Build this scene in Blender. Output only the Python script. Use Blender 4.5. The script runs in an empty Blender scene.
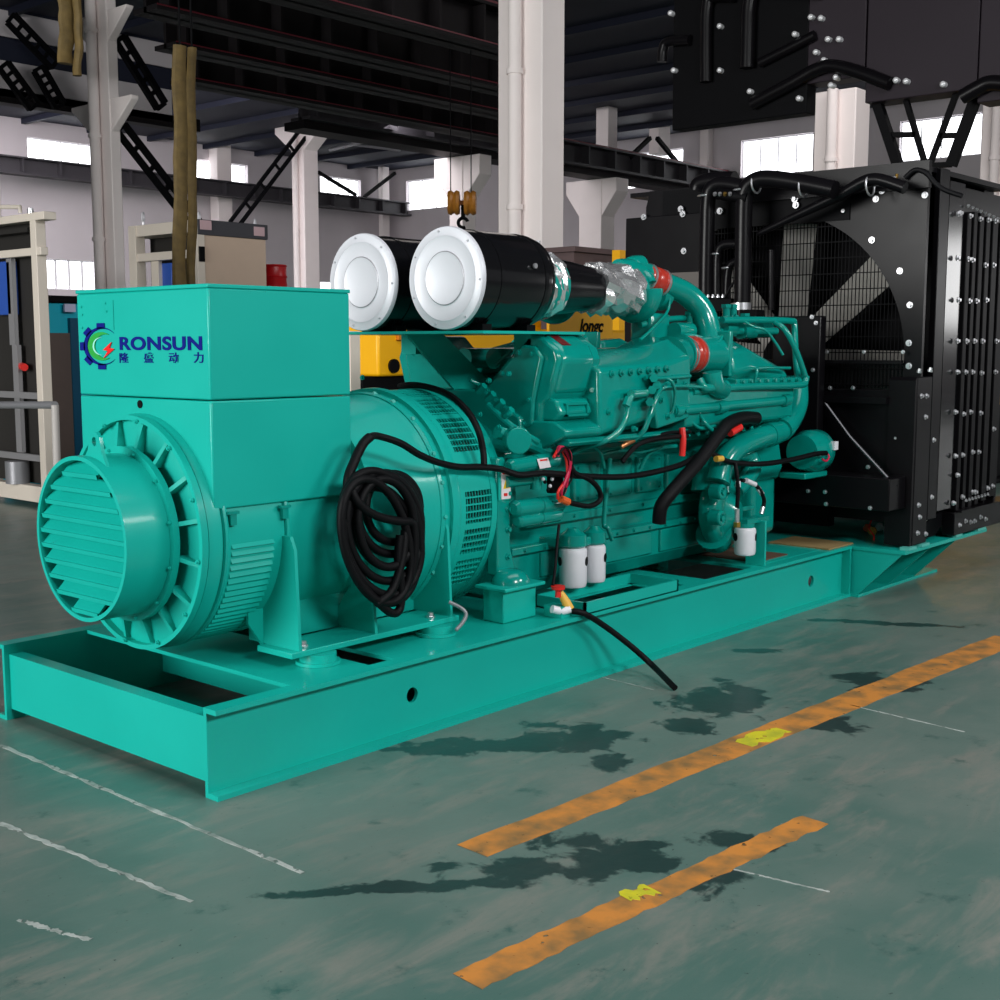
import bpy, bmesh, math, random
from mathutils import Vector, Matrix
random.seed(7)
S = bpy.context.scene
COL = S.collection
V = Vector
PI = math.pi

# ------------------------------------------------------------------ camera
CAM = V((-2.431, -3.373, 1.5)); FPX = 1269.33
_r = V((0.6592, -0.7519, 0.0)).normalized()
_u = V((0.0885, 0.0819, 0.9927))
_u = (_u - _r * _u.dot(_r)).normalized()
_b = _r.cross(_u)
ROT = Matrix((_r, _u, _b)).transposed()
cd = bpy.data.cameras.new('camera'); cam = bpy.data.objects.new('camera', cd); COL.objects.link(cam)
cam.matrix_world = Matrix.Translation(CAM) @ ROT.to_4x4()
cd.sensor_width = 36.0; cd.lens = FPX / 1000.0 * 36.0; cd.clip_end = 300
S.camera = cam

# ------------------------------------------------------------------ light
W = bpy.data.worlds.new('World'); S.world = W; W.use_nodes = True
W.node_tree.nodes['Background'].inputs[0].default_value = (0.93, 0.96, 1.0, 1)
W.node_tree.nodes['Background'].inputs[1].default_value = 0.12

def area(name, loc, target, sx, sy, power, col=(1, 1, 1)):
    l = bpy.data.lights.new(name, 'AREA'); l.shape = 'RECTANGLE'; l.size = sx; l.size_y = sy
    l.energy = power; l.color = col
    o = bpy.data.objects.new(name, l); COL.objects.link(o); o.location = loc
    o.rotation_euler = (V(target) - V(loc)).to_track_quat('-Z', 'Y').to_euler()
    return o
area('door_daylight', (-13, 3.5, 3.6), (2, 1.0, 1.0), 8, 5, 2250, (1.0, 1, 0.98))
area('side_fill_light', (-0.5, -9.0, 5.4), (1.6, 0.4, 0.6), 2.6, 1.2, 470, (0.98, 1, 1))  # added fill from the near side, sized for highlights; not a known fitting
area('side_fill_light', (5.6, -9.0, 5.6), (3.2, 0.4, 0.9), 2.6, 1.2, 330, (0.98, 1, 1))  # second added side fill, towards the radiator end
area('right_door_daylight', (27, -8.8, 2.95), (5.3, -0.3, 2.0), 3.6, 2.1, 120)
area('right_fill_light', (14, 3, 7.5), (16, 4, 0), 6, 4, 300, (1, 0.95, 0.95))  # added fill to brighten the right background pillar, no lamp known here
area('overhead_fill_light', (1.5, -2.0, 7.4), (2.2, 0.4, 0), 7, 3, 170)  # added overhead fill standing in for unseen hall lamps
area('far_wall_fill_light', (15, 25, 7.5), (19, 27, 0), 18, 6, 1750, (1, 0.94, 0.98))  # added fill that brightens the far walls, not a known lamp
S.view_settings.view_transform = 'Standard'; S.view_settings.look = 'None'
S.view_settings.gamma = 1.0; S.view_settings.use_curve_mapping = False
S.view_settings.exposure = 0.0
S.cycles.use_denoising = True

def at(px, py, ax, v):
    """point of the place seen at (px,py) on the plane axis=v (survey helper)"""
    d = ROT @ V((px - 500, 500 - py, -FPX))
    i = 'xyz'.index(ax)
    return CAM + d * ((v - CAM[i]) / d[i])

# ------------------------------------------------------------------ materials
MATS = {}
def M(name, col, rough=0.5, metal=0.0, coat=0.0, var=0.0, vscale=6.0, bump=0.0, bscale=60.0, rvar=0.0, spec=0.5):
    if name in MATS: return MATS[name]
    m = bpy.data.materials.new(name); m.use_nodes = True
    nt = m.node_tree; p = nt.nodes['Principled BSDF']
    p.inputs['Base Color'].default_value = (*col, 1)
    p.inputs['Roughness'].default_value = rough; p.inputs['Metallic'].default_value = metal
    p.inputs['Coat Weight'].default_value = coat; p.inputs['Coat Roughness'].default_value = 0.12
    p.inputs['Specular IOR Level'].default_value = spec
    tc = nt.nodes.new('ShaderNodeTexCoord')
    if var or rvar:
        n = nt.nodes.new('ShaderNodeTexNoise'); n.inputs['Scale'].default_value = vscale; n.inputs['Detail'].default_value = 5
        nt.links.new(tc.outputs['Object'], n.inputs['Vector'])
        if var:
            mx = nt.nodes.new('ShaderNodeMix'); mx.data_type = 'RGBA'
            mx.inputs['A'].default_value = (*[c * (1 - var) for c in col], 1)
            mx.inputs['B'].default_value = (*[min(1, c * (1 + var)) for c in col], 1)
            nt.links.new(n.outputs['Fac'], mx.inputs['Factor']); nt.links.new(mx.outputs['Result'], p.inputs['Base Color'])
        if rvar:
            mr = nt.nodes.new('ShaderNodeMapRange'); mr.inputs['To Min'].default_value = max(0, rough - rvar); mr.inputs['To Max'].default_value = rough + rvar
            nt.links.new(n.outputs['Fac'], mr.inputs['Value']); nt.links.new(mr.outputs['Result'], p.inputs['Roughness'])
    if bump:
        nb = nt.nodes.new('ShaderNodeTexNoise'); nb.inputs['Scale'].default_value = bscale; nb.inputs['Detail'].default_value = 4
        nt.links.new(tc.outputs['Object'], nb.inputs['Vector'])
        bp = nt.nodes.new('ShaderNodeBump'); bp.inputs['Strength'].default_value = bump; bp.inputs['Distance'].default_value = 0.01
        nt.links.new(nb.outputs['Fac'], bp.inputs['Height']); nt.links.new(bp.outputs['Normal'], p.inputs['Normal'])
    MATS[name] = m; return m
def E(name, col, s):
    m = M(name, col, 0.4); p = m.node_tree.nodes['Principled BSDF']
    p.inputs['Emission Color'].default_value = (*col, 1); p.inputs['Emission Strength'].default_value = s
    return m

TEAL = M('teal_paint', (0.005, 0.415, 0.345), 0.38, coat=0.18, spec=0.22, var=0.08, vscale=3, rvar=0.06, bump=0.03, bscale=25)
CAST = M('teal_cast', (0.001, 0.275, 0.228), 0.18, coat=0.55, spec=0.3, var=0.14, vscale=9, rvar=0.08, bump=0.10, bscale=38)
DARK = M('grille_shade', (0.001, 0.016, 0.014), 0.7)  # recess shade put into the colour behind drum slots and louvres
BLACK = M('black_paint', (0.0045, 0.0040, 0.005), 0.30, spec=0.16, var=0.1, rvar=0.05)
MATT = M('black_matt', (0.0022, 0.0022, 0.003), 0.6, spec=0.1)
RUBBER = M('black_rubber', (0.0035, 0.0035, 0.0045), 0.5, spec=0.14, bump=0.2, bscale=200)
CANB = M('canister_black', (0.006, 0.006, 0.007), 0.16, coat=0.3)
CAPW = M('cap_silver', (0.66, 0.67, 0.72), 0.42, metal=0.1, var=0.05)
STEEL = M('zinc_steel', (0.75, 0.75, 0.78), 0.28, metal=0.85)
FOIL = M('foil', (0.95, 0.95, 0.96), 0.24, metal=0.85, bump=0.35, bscale=30)
WHITE = M('filter_white', (0.80, 0.79, 0.84), 0.35, coat=0.3)
REDS = M('red_silicone', (0.50, 0.035, 0.02), 0.3, coat=0.4)
REDP = M('red_plastic', (0.75, 0.02, 0.015), 0.4)
REDW = M('red_wire', (0.55, 0.01, 0.06), 0.4)
ORNG = M('orange_plug', (0.75, 0.12, 0.02), 0.4)
YELL = M('yellow_paint', (1.0, 0.47, 0.0), 0.45, var=0.06)
YELT = M('yellow_tape', (0.80, 0.45, 0.06), 0.5)
BRASS = M('brass', (0.6, 0.35, 0.08), 0.3, metal=0.9)
CONC = M('concrete_white', (0.60, 0.555, 0.575), 0.8, var=0.06, vscale=1.5, bump=0.05, bscale=20)
COLM = M('column_white', (0.92, 0.84, 0.82), 0.65, var=0.05, vscale=2.0, bump=0.04, bscale=14)
GIRD = M('girder_grey', (0.010, 0.0085, 0.0095), 0.6, var=0.2, spec=0.15)
GIRL = M('girder_grey_lit', (0.045, 0.042, 0.048), 0.5, var=0.15, spec=0.3)  # lighter copy of the girder grey, light on these girders painted in
GIRR = M('girder_red', (0.13, 0.008, 0.018), 0.5)
NAVY = M('roof_navy', (0.006, 0.009, 0.026), 0.7, var=0.2, vscale=0.6)
PUR = M('bulkhead_dark', (0.026, 0.020, 0.026), 0.5, spec=0.15, var=0.2, vscale=0.8)
CREAM = M('cream_steel', (0.74, 0.66, 0.57), 0.5, var=0.05)
BEIGE = M('beige_panel', (0.62, 0.47, 0.36), 0.55, var=0.05)
BROWN = M('brown_board', (0.085, 0.058, 0.05), 0.65, var=0.15)
INK = M('logo_blue', (0.002, 0.008, 0.19), 0.6, spec=0.1)
LGRN = M('logo_green', (0.02, 0.36, 0.05), 0.35)
LWHT = M('logo_pale', (0.35, 0.80, 0.72), 0.35)
LRED = M('logo_red', (0.85, 0.01, 0.01), 0.35)
BLUE = M('blue_plastic', (0.03, 0.10, 0.45), 0.4)
TURQ = M('turquoise_panel', (0.0, 0.42, 0.56), 0.4, var=0.05)
SLING = M('sling_webbing', (0.15, 0.098, 0.028), 0.7, var=0.6, vscale=9, bump=0.3, bscale=40)
PANE = E('window_pane', (0.95, 0.97, 1.0), 3.2)
BLADE = M('fan_blade', (0.42, 0.40, 0.37), 0.45, var=0.08)
GREYM = M('grey_metal', (0.30, 0.30, 0.32), 0.4, metal=0.4)
MAROON = M('maroon_plate', (0.16, 0.006, 0.01), 0.4)

# ------------------------------------------------------------------ mesh builder
class MB:
    def __init__(s): s.v = []; s.f = []
    def add(s, vs, fs):
        b = len(s.v); s.v += [tuple(v) for v in vs]; s.f += [tuple(b + i for i in f) for f in fs]; return s
    def box(s, x0, x1, y0, y1, z0, z1, m=None):
        vs = [V((x, y, z)) for x in (x0, x1) for y in (y0, y1) for z in (z0, z1)]
        if m: vs = [m @ v for v in vs]
        return s.add(vs, [(0, 1, 3, 2), (4, 6, 7, 5), (0, 4, 5, 1), (2, 3, 7, 6), (0, 2, 6, 4), (1, 5, 7, 3)])
    def bar(s, p0, p1, w, h, up=(0, 0, 1)):
        p0 = V(p0); p1 = V(p1); d = (p1 - p0).normalized(); u = V(up)
        if abs(d.dot(u)) > 0.99: u = V((1, 0, 0))
        a = d.cross(u).normalized(); c = a.cross(d)
        vs = [p + a * (sa * w / 2) + c * (sc * h / 2) for p in (p0, p1) for sa in (-1, 1) for sc in (-1, 1)]
        return s.add(vs, [(0, 1, 3, 2), (4, 6, 7, 5), (0, 4, 5, 1), (2, 3, 7, 6), (0, 2, 6, 4), (1, 5, 7, 3)])
    def prism(s, poly, ax, a, b):
        n = len(poly)
        def mk(t, p):
            return {'x': (t, p[0], p[1]), 'y': (p[0], t, p[1]), 'z': (p[0], p[1], t)}[ax]
        vs = [mk(a, p) for p in poly] + [mk(b, p) for p in poly]
        fs = [tuple(range(n)), tuple(range(2 * n - 1, n - 1, -1))] + [(i, (i + 1) % n, n + (i + 1) % n, n + i) for i in range(n)]
        return s.add(vs, fs)
    def loft(s, secs, caps=True):
        n = len(secs[0]); vs = [p for q in secs for p in q]; fs = []
        for k in range(len(secs) - 1):
            for i in range(n):
                j = (i + 1) % n; fs.append((k * n + i, k * n + j, (k + 1) * n + j, (k + 1) * n + i))
        if caps: fs += [tuple(range(n)), tuple(range(len(vs) - 1, len(vs) - n - 1, -1))]
        return s.add(vs, fs)
    def _ring(s, c, d, r, n, u=None):
        d = V(d).normalized(); a = V((0, 0, 1)) if abs(d.z) < 0.9 else V((1, 0, 0))
        if u is not None: a = u
        e = d.cross(a).normalized(); g = e.cross(d)
        return [V(c) + (e * math.cos(2 * PI * i / n) + g * math.sin(2 * PI * i / n)) * r for i in range(n)]
    def cyl(s, p0, p1, r0, r1=None, n=24):
        p0 = V(p0); p1 = V(p1); r1 = r0 if r1 is None else r1
        return s.loft([s._ring(p0, p1 - p0, r0, n), s._ring(p1, p1 - p0, r1, n)])
    def lathe(s, prof, o, d, n=48, caps=True):
        o = V(o); d = V(d).normalized()
        return s.loft([s._ring(o + d * t, d, max(r, 1e-4), n) for t, r in prof], caps)
    def ring(s, o, d, t0, t1, r0, r1, n=48):       # washer: inner r0, outer r1
        o = V(o); d = V(d).normalized()
        rs = [s._ring(o + d * t, d, r, n) for t, r in ((t0, r0), (t0, r1), (t1, r1), (t1, r0), (t0, r0))]
        return s.loft(rs, False)
    def torus(s, c, d, R, r, n=40, k=12, a0=0, a1=2 * PI):
        c = V(c); d = V(d).normalized(); a = V((0, 0, 1)) if abs(d.z) < 0.9 else V((1, 0, 0))
        e = d.cross(a).normalized(); g = e.cross(d); full = abs(a1 - a0 - 2 * PI) < 1e-6
        pts = []
        for i in range(n + 1):
            t = a0 + (a1 - a0) * i / n; q = e * math.cos(t) + g * math.sin(t); rr = r[0] + (r[1] - r[0]) * i / n if isinstance(r, tuple) else r
            pts.append([c + q * R + (q * math.cos(2 * PI * j / k) + d * math.sin(2 * PI * j / k)) * rr for j in range(k)])
        return s.loft(pts, not full)
    def tube(s, pts, r, n=10, sub=6, smooth=True):
        P = [V(p) for p in pts]; rr = list(r) if isinstance(r, (list, tuple)) else [r] * len(P)
        if smooth and len(P) > 2:
            Q = []; R = []
            for i in range(len(P) - 1):
                a = P[max(i - 1, 0)]; b = P[i]; c = P[i + 1]; d = P[min(i + 2, len(P) - 1)]
                for k in range(sub):
                    t = k / sub
                    Q.append(0.5 * ((2 * b) + (c - a) * t + (2 * a - 5 * b + 4 * c - d) * t * t + (3 * b - a - 3 * c + d) * t ** 3)); R.append(rr[i] + (rr[i + 1] - rr[i]) * t)
            Q.append(P[-1]); R.append(rr[-1])
        else: Q, R = P, rr
        u = None; secs = []
        for i, p in enumerate(Q):
            d = (Q[min(i + 1, len(Q) - 1)] - Q[max(i - 1, 0)]).normalized()
            if u is None: u = d.orthogonal().normalized()
            u = (u - d * u.dot(d)).normalized(); w = d.cross(u)
            secs.append([p + (u * math.cos(2 * PI * j / n) + w * math.sin(2 * PI * j / n)) * R[i] for j in range(n)])
        return s.loft(secs)
    def ball(s, c, r, n=16, k=8, sz=1.0):
        return s.loft([[V(c) + V((math.cos(2 * PI * j / n) * math.sin(a) * r, math.sin(2 * PI * j / n) * math.sin(a) * r, math.cos(a) * r * sz)) for j in range(n)] for a in [0.02 + (PI - 0.04) * i / k for i in range(k + 1)]])
    def bolt(s, p, d, r=0.014, h=0.012):
        p = V(p); d = V(d).normalized()
        s.cyl(p - d * 0.004, p + d * h * 0.3, r * 0.95, n=12); return s.cyl(p, p + d * h, r * 0.72, r * 0.6, n=6)
    def build(s, name, mat, parent=None, bevel=0.0, angle=35, seg=2):
        me = bpy.data.meshes.new(name); me.from_pydata(s.v, [], s.f); me.validate()
        bm = bmesh.new(); bm.from_mesh(me); bmesh.ops.recalc_face_normals(bm, faces=bm.faces); bm.to_mesh(me); bm.free()
        me.polygons.foreach_set('use_smooth', [True] * len(me.polygons)); me.set_sharp_from_angle(angle=math.radians(angle))
        me.materials.append(mat)
        o = bpy.data.objects.new(name, me); COL.objects.link(o)
        if parent is not None:
            o.parent = parent
            if parent.type == 'EMPTY': o.location = -parent.location
        if bevel:
            b = o.modifiers.new('edge', 'BEVEL'); b.width = bevel; b.segments = seg; b.limit_method = 'ANGLE'; b.angle_limit = math.radians(40); b.harden_normals = False
        return o

def tag(o, label, cat, group=None, kind=None):
    o['label'] = label; o['category'] = cat
    if group: o['group'] = group
    if kind: o['kind'] = kind
    return o
def thing(name, label, cat, loc, group=None):
    o = bpy.data.objects.new(name, None); COL.objects.link(o); o.location = loc; o.empty_display_size = 0.1
    return tag(o, label, cat, group)
def struct(name, mb, mat, bevel=0.0, parent=None):
    o = mb.build(name, mat, parent, bevel); o['kind'] = 'structure'; return o
def dup(o, parent, offset):
    c = o.copy(); COL.objects.link(c); c.parent = parent; c.location = o.location + V(offset); return c
def bolts(parent, pts, d, r=0.014, h=0.012, mat=None, name='bolt'):
    first = None
    for p in pts:
        if first is None:
            first = MB().bolt(p, d, r, h).build(name, mat or STEEL, parent); p0 = V(p)
        else: dup(first, parent, V(p) - p0)
def drill(o, cuts):
    mb = MB()
    for p0, p1, r in cuts: mb.cyl(p0, p1, r, n=28)
    c = mb.build('cutter', TEAL)
    m = o.modifiers.new('hole', 'BOOLEAN'); m.object = c; m.operation = 'DIFFERENCE'; m.solver = 'EXACT'
    if o.parent: c.parent = o.parent; c.location = o.location
    bpy.context.view_layer.update()
    me = bpy.data.meshes.new_from_object(o.evaluated_get(bpy.context.evaluated_depsgraph_get()))
    o.modifiers.clear(); o.data = me; bpy.data.objects.remove(c)
    me.polygons.foreach_set('use_smooth', [True] * len(me.polygons)); me.set_sharp_from_angle(angle=math.radians(35))
    return o
def text(name, body, size, origin, ex, ey, mat, parent, depth=0.002, bold=0.0, shear=0.0, spacing=1.0, sx=1.0):
    c = bpy.data.curves.new('t', 'FONT'); c.body = body; c.size = size; c.extrude = depth; c.offset = bold; c.shear = shear; c.space_character = spacing
    t = bpy.data.objects.new('t', c); COL.objects.link(t); bpy.context.view_layer.update()
    me = bpy.data.meshes.new_from_object(t.evaluated_get(bpy.context.evaluated_depsgraph_get())); bpy.data.objects.remove(t)
    ex = V(ex).normalized(); ey = V(ey).normalized(); ez = ex.cross(ey)
    mt = Matrix.Translation(V(origin)) @ Matrix((ex, ey, ez)).transposed().to_4x4() @ Matrix.Diagonal((sx, 1, 1, 1))
    me.transform(mt); me.name = name; me.materials.clear(); me.materials.append(mat)
    o = bpy.data.objects.new(name, me); COL.objects.link(o)
    if parent is not None:
        o.parent = parent
        if parent.type == 'EMPTY': o.location = -parent.location
    return o

# ------------------------------------------------------------------ setting: floor
def floor_material():
    m = bpy.data.materials.new('painted_floor'); m.use_nodes = True; nt = m.node_tree; p = nt.nodes['Principled BSDF']
    L = nt.links.new; N = nt.nodes.new
    tc = N('ShaderNodeTexCoord')
    def noise(sc, det=6, rough=0.6, dist=0.0, vec=None):
        n = N('ShaderNodeTexNoise'); n.inputs['Scale'].default_value = sc; n.inputs['Detail'].default_value = det
        n.inputs['Roughness'].default_value = rough; n.inputs['Distortion'].default_value = dist
        L(vec or tc.outputs['Object'], n.inputs['Vector']); return n.outputs['Fac']
    def ramp(f, a, b):
        r = N('ShaderNodeMapRange'); r.inputs['From Min'].default_value = a; r.inputs['From Max'].default_value = b; r.interpolation_type = 'SMOOTHSTEP'
        L(f, r.inputs['Value']); return r.outputs['Result']
    def mix(f, a, b):
        x = N('ShaderNodeMix'); x.data_type = 'RGBA'
        L(f, x.inputs['Factor'])
        for k, q in (('A', a), ('B', b)):
            if isinstance(q, tuple): x.inputs[k].default_value = (*q, 1)
            else: L(q, x.inputs[k])
        return x.outputs['Result']
    def math_(op, a, b):
        x = N('ShaderNodeMath'); x.operation = op
        for i, q in enumerate((a, b)):
            if isinstance(q, (int, float)): x.inputs[i].default_value = q
            else: L(q, x.inputs[i])
        return x.outputs[0]
    # stretched coordinates so the wear runs along the hall
    mp = N('ShaderNodeMapping'); mp.inputs['Scale'].default_value = (0.6, 2.2, 1); mp.inputs['Rotation'].default_value = (0, 0, 0.5); L(tc.outputs['Object'], mp.inputs['Vector'])
    c = mix(ramp(noise(0.7, 4), 0.35, 0.65), (0.072, 0.148, 0.128), (0.140, 0.190, 0.168))
    c = mix(ramp(noise(2.6, 8, 0.7, 0.4, mp.outputs[0]), 0.46, 0.70), c, (0.20, 0.21, 0.185))
    c = mix(ramp(noise(5.0, 8, 0.7), 0.58, 0.72), c, (0.040, 0.100, 0.088))
    c = mix(ramp(noise(60, 3), 0.68, 0.74), c, (0.03, 0.05, 0.045))
    oil = None
    for (x, y, rx, ry, ang, w) in OIL:
        q = N('ShaderNodeMapping'); q.vector_type = 'TEXTURE'; q.inputs['Location'].default_value = (x, y, 0); q.inputs['Rotation'].default_value = (0, 0, ang); q.inputs['Scale'].default_value = (rx, ry, 1)
        L(tc.outputs['Object'], q.inputs['Vector'])
        ln = N('ShaderNodeVectorMath'); ln.operation = 'LENGTH'; L(q.outputs[0], ln.inputs[0])
        g = math_('SUBTRACT', 1.0, ln.outputs['Value']); g = math_('ADD', g, w)
        oil = g if oil is None else math_('MAXIMUM', oil, g)
    on = math_('MULTIPLY', math_('SUBTRACT', noise(6.5, 7, 0.62, 0.3), 0.5), 3.4)
    of = ramp(math_('ADD', oil, on), 0.06, 0.36)
    c = mix(math_('MULTIPLY', of, 0.88), c, (0.012, 0.026, 0.027))
    L(c, p.inputs['Base Color'])
    rg = N('ShaderNodeMapRange'); rg.inputs['To Min'].default_value = 0.24; rg.inputs['To Max'].default_value = 0.46
    L(noise(3.0, 6, 0.6), rg.inputs['Value'])
    r2 = N('ShaderNodeMix'); L(of, r2.inputs['Factor']); L(rg.outputs['Result'], r2.inputs['A']); r2.inputs['B'].default_value = 0.30
    L(r2.outputs['Result'], p.inputs['Roughness'])
    bp = N('ShaderNodeBump'); bp.inputs['Strength'].default_value = 0.06; bp.inputs['Distance'].default_value = 0.02
    L(noise(14, 6), bp.inputs['Height']); L(bp.outputs['Normal'], p.inputs['Normal'])
    return m
def oil_at(px, py, rx, ry, ang, w=0.0):
    q = at(px, py, 'z', 0); return (q.x, q.y, rx, ry, ang, w)
OIL = [oil_at(495, 745, .44, .11, -.72), oil_at(572, 738, .24, .22, -.75), oil_at(612, 763, .12, .13, -.75), oil_at(420, 749, .22, .05, -.7),
       oil_at(715, 702, .24, .26, -.75), oil_at(688, 727, .14, .13, -.6), oil_at(738, 690, .10, .2, -.8), oil_at(830, 722, .12, .16, -.8), oil_at(872, 680, .20, .15, -.8),
       oil_at(530, 868, .30, .11, -.72), oil_at(592, 856, .2, .17, -.75), oil_at(430, 886, .36, .045, -.72), oil_at(330, 893, .2, .035, -.72), oil_at(700, 878, .11, .12, -.8), oil_at(742, 842, .15, .10, -.8), oil_at(655, 864, .12, .07, -.75),
       oil_at(878, 623, .5, .07, -1.05), oil_at(900, 690, .2, .05, -.8), oil_at(760, 650, .2, .06, -.8, -.1), oil_at(640, 845, .1, .04, -.8)]
fl = MB().box(-30, 45, -30, 34, -0.2, 0)
struct('floor', fl, floor_material())

# paint stripes: thin coats of paint lying on the floor
def worn_paint(name, col, cut, sc=9.0, dirt=(0.25, 0.14, 0.05)):
    m = bpy.data.materials.new(name); m.use_nodes = True; nt = m.node_tree; p = nt.nodes['Principled BSDF']; L = nt.links.new
    tc = nt.nodes.new('ShaderNodeTexCoord'); n = nt.nodes.new('ShaderNodeTexNoise'); n.inputs['Scale'].default_value = sc; n.inputs['Detail'].default_value = 7
    L(tc.outputs['Object'], n.inputs['Vector'])
    r = nt.nodes.new('ShaderNodeMapRange'); r.inputs['From Min'].default_value = 0.40; r.inputs['From Max'].default_value = 0.66; L(n.outputs['Fac'], r.inputs['Value'])
    x = nt.nodes.new('ShaderNodeMix'); x.data_type = 'RGBA'; x.inputs['A'].default_value = (*col, 1); x.inputs['B'].default_value = (*dirt, 1)
    L(r.outputs['Result'], x.inputs['Factor']); L(x.outputs['Result'], p.inputs['Base Color'])
    n2 = nt.nodes.new('ShaderNodeTexNoise'); n2.inputs['Scale'].default_value = sc * 2.2; n2.inputs['Detail'].default_value = 8; L(tc.outputs['Object'], n2.inputs['Vector'])
    g = nt.nodes.new('ShaderNodeMapRange'); g.inputs['From Min'].default_value = cut; g.inputs['From Max'].default_value = cut + 0.05; g.inputs['To Min'].default_value = 1; g.inputs['To Max'].default_value = 0
    L(n2.outputs['Fac'], g.inputs['Value']); L(g.outputs['Result'], p.inputs['Alpha']); p.inputs['Roughness'].default_value = 0.5
    return m
PAINTY = worn_paint('floor_paint_orange', (0.62, 0.24, 0.045), 0.66)
PAINTW = worn_paint('floor_paint_white', (0.44, 0.47, 0.45), 0.60, 14, (0.20, 0.24, 0.22))
PAINTL = worn_paint('floor_paint_lemon', (0.70, 0.62, 0.02), 0.62, 12, (0.45, 0.45, 0.03))
def stripe(name, a, b, w0, w1, mat, label, group=None, z=0.0012, jag=0.006, n=40):
    A = at(a[0], a[1], 'z', 0); B = at(b[0], b[1], 'z', 0); d = (B - A); nrm = V((-d.y, d.x, 0)).normalized()
    vs = []; fs = []
    for i in range(n + 1):
        t = i / n; c = A + d * t; w = (w0 + (w1 - w0) * t) / 2
        vs += [c + nrm * (w + random.uniform(-jag, jag)) + V((0, 0, z)), c - nrm * (w + random.uniform(-jag, jag)) + V((0, 0, z))]
    m = len(vs); vs2 = [v - V((0, 0, z)) for v in vs]
    for i in range(n):
        k = 2 * i; fs += [(k, k + 1, k + 3, k + 2), (k, k + 2, m + k + 2, m + k), (k + 1, m + k + 1, m + k + 3, k + 3)]
    o = MB().add(vs + vs2, fs).build(name, mat); tag(o, label, 'floor marking', group); return o
stripe('floor_stripe', (472, 851), (1010, 638), 0.135, 0.17, PAINTY, 'long worn orange stripe on the floor, running past the engine to the right edge')
stripe('floor_stripe', (466, 981), (815, 820), 0.105, 0.10, PAINTY, 'short worn orange stripe nearest the camera on the green floor')
stripe('paint_patch', (741, 744), (783, 730), 0.08, 0.10, PAINTL, 'lemon yellow paint patch on the long orange stripe', z=0.0022, n=8, jag=0.02)
stripe('paint_patch', (624, 898), (652, 889), 0.045, 0.06, PAINTL, 'lemon yellow paint patch on the short orange stripe', z=0.0022, n=8, jag=0.015)
for a, b, lab in (((0, 745), (303, 873), 'pale scuffed line on the floor in front of the green skid end'),
                  ((0, 823), (192, 902), 'pale scuffed line on the floor, middle of three at left'),
                  ((18, 920), (90, 940), 'short pale scuffed line at the bottom left of the floor')):
    stripe('scuff_line', a, b, 0.017, 0.015, PAINTW, lab, jag=0.005)
for a, b, lab in (((560, 667), (655, 690), 'thin pale joint line beside the hose end on the floor'),
                  ((850, 705), (965, 732), 'thin pale joint line on the floor right of the long orange stripe'),
                  ((728, 868), (830, 892), 'thin pale joint line on the floor right of the short orange stripe')):
    stripe('joint_line', a, b, 0.006, 0.006, PAINTW, lab, jag=0.002)

# ------------------------------------------------------------------ setting: hall
YA, YB, XE, ZC = 30.3, 16.5, 29.9, 7.72
def wall_with_windows(name, ax, val, thick, span, holes, z1):
    """wall slab on plane ax=val made of blocks around its window holes"""
    mb = MB(); hs = sorted(holes)
    def blk(a, b, z0, z):
        if b - a < 1e-3 or z - z0 < 1e-3: return
        if ax == 'y': mb.box(a, b, val, val + thick, z0, z)
        else: mb.box(val, val + thick, a, b, z0, z)
    cuts = sorted(set([span[0], span[1]] + [h[i] for h in hs for i in (0, 1)]))
    for a, b in zip(cuts, cuts[1:]):
        z = 0
        for h in sorted([h for h in hs if h[0] <= a + 1e-6 and h[1] >= b - 1e-6], key=lambda h: h[2]):
            blk(a, b, z, h[2]); z = h[3]
        blk(a, b, z, z1)
    return struct(name, mb, CONC)
def rect(ax, val, p0, p1):
    a = at(*p0, ax, val); b = at(*p1, ax, val); k = 0 if ax == 'y' else 1
    return [min(a[k], b[k]), max(a[k], b[k]), min(a.z, b.z), max(a.z, b.z)]
def flat_rect(ax, val, p0, p1, zr): r = rect(ax, val, p0, p1); return [r[0], r[1], zr[0], zr[1]]
zwin = (6.68, 7.26)
left_w = [flat_rect('y', YA, (27, 137), (98, 165), zwin), flat_rect('y', YA, (186, 157), (248, 181), zwin), flat_rect('y', YA, (320, 172), (361, 195), zwin)]
low_w = [flat_rect('y', YA, (44, 262), (98, 290), (3.1, 3.95)), flat_rect('y', YA, (320, 272), (334, 292), (2.7, 3.7))]
end_w = [rect('x', XE, (406, 177), (462, 204)), rect('x', XE, (618, 189), (683, 152)), rect('x', XE, (741, 144), (812, 180)), rect('x', XE, (900, 128), (980, 165))]
for h in end_w: h[2], h[3] = 6.25, 7.28
wall_with_windows('wall_left', 'y', YA, 0.3, (-14, XE + 0.3), left_w + low_w, ZC)
wall_with_windows('wall_end', 'x', XE, 0.3, (-14, YA), end_w, ZC)
wn = 0
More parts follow.
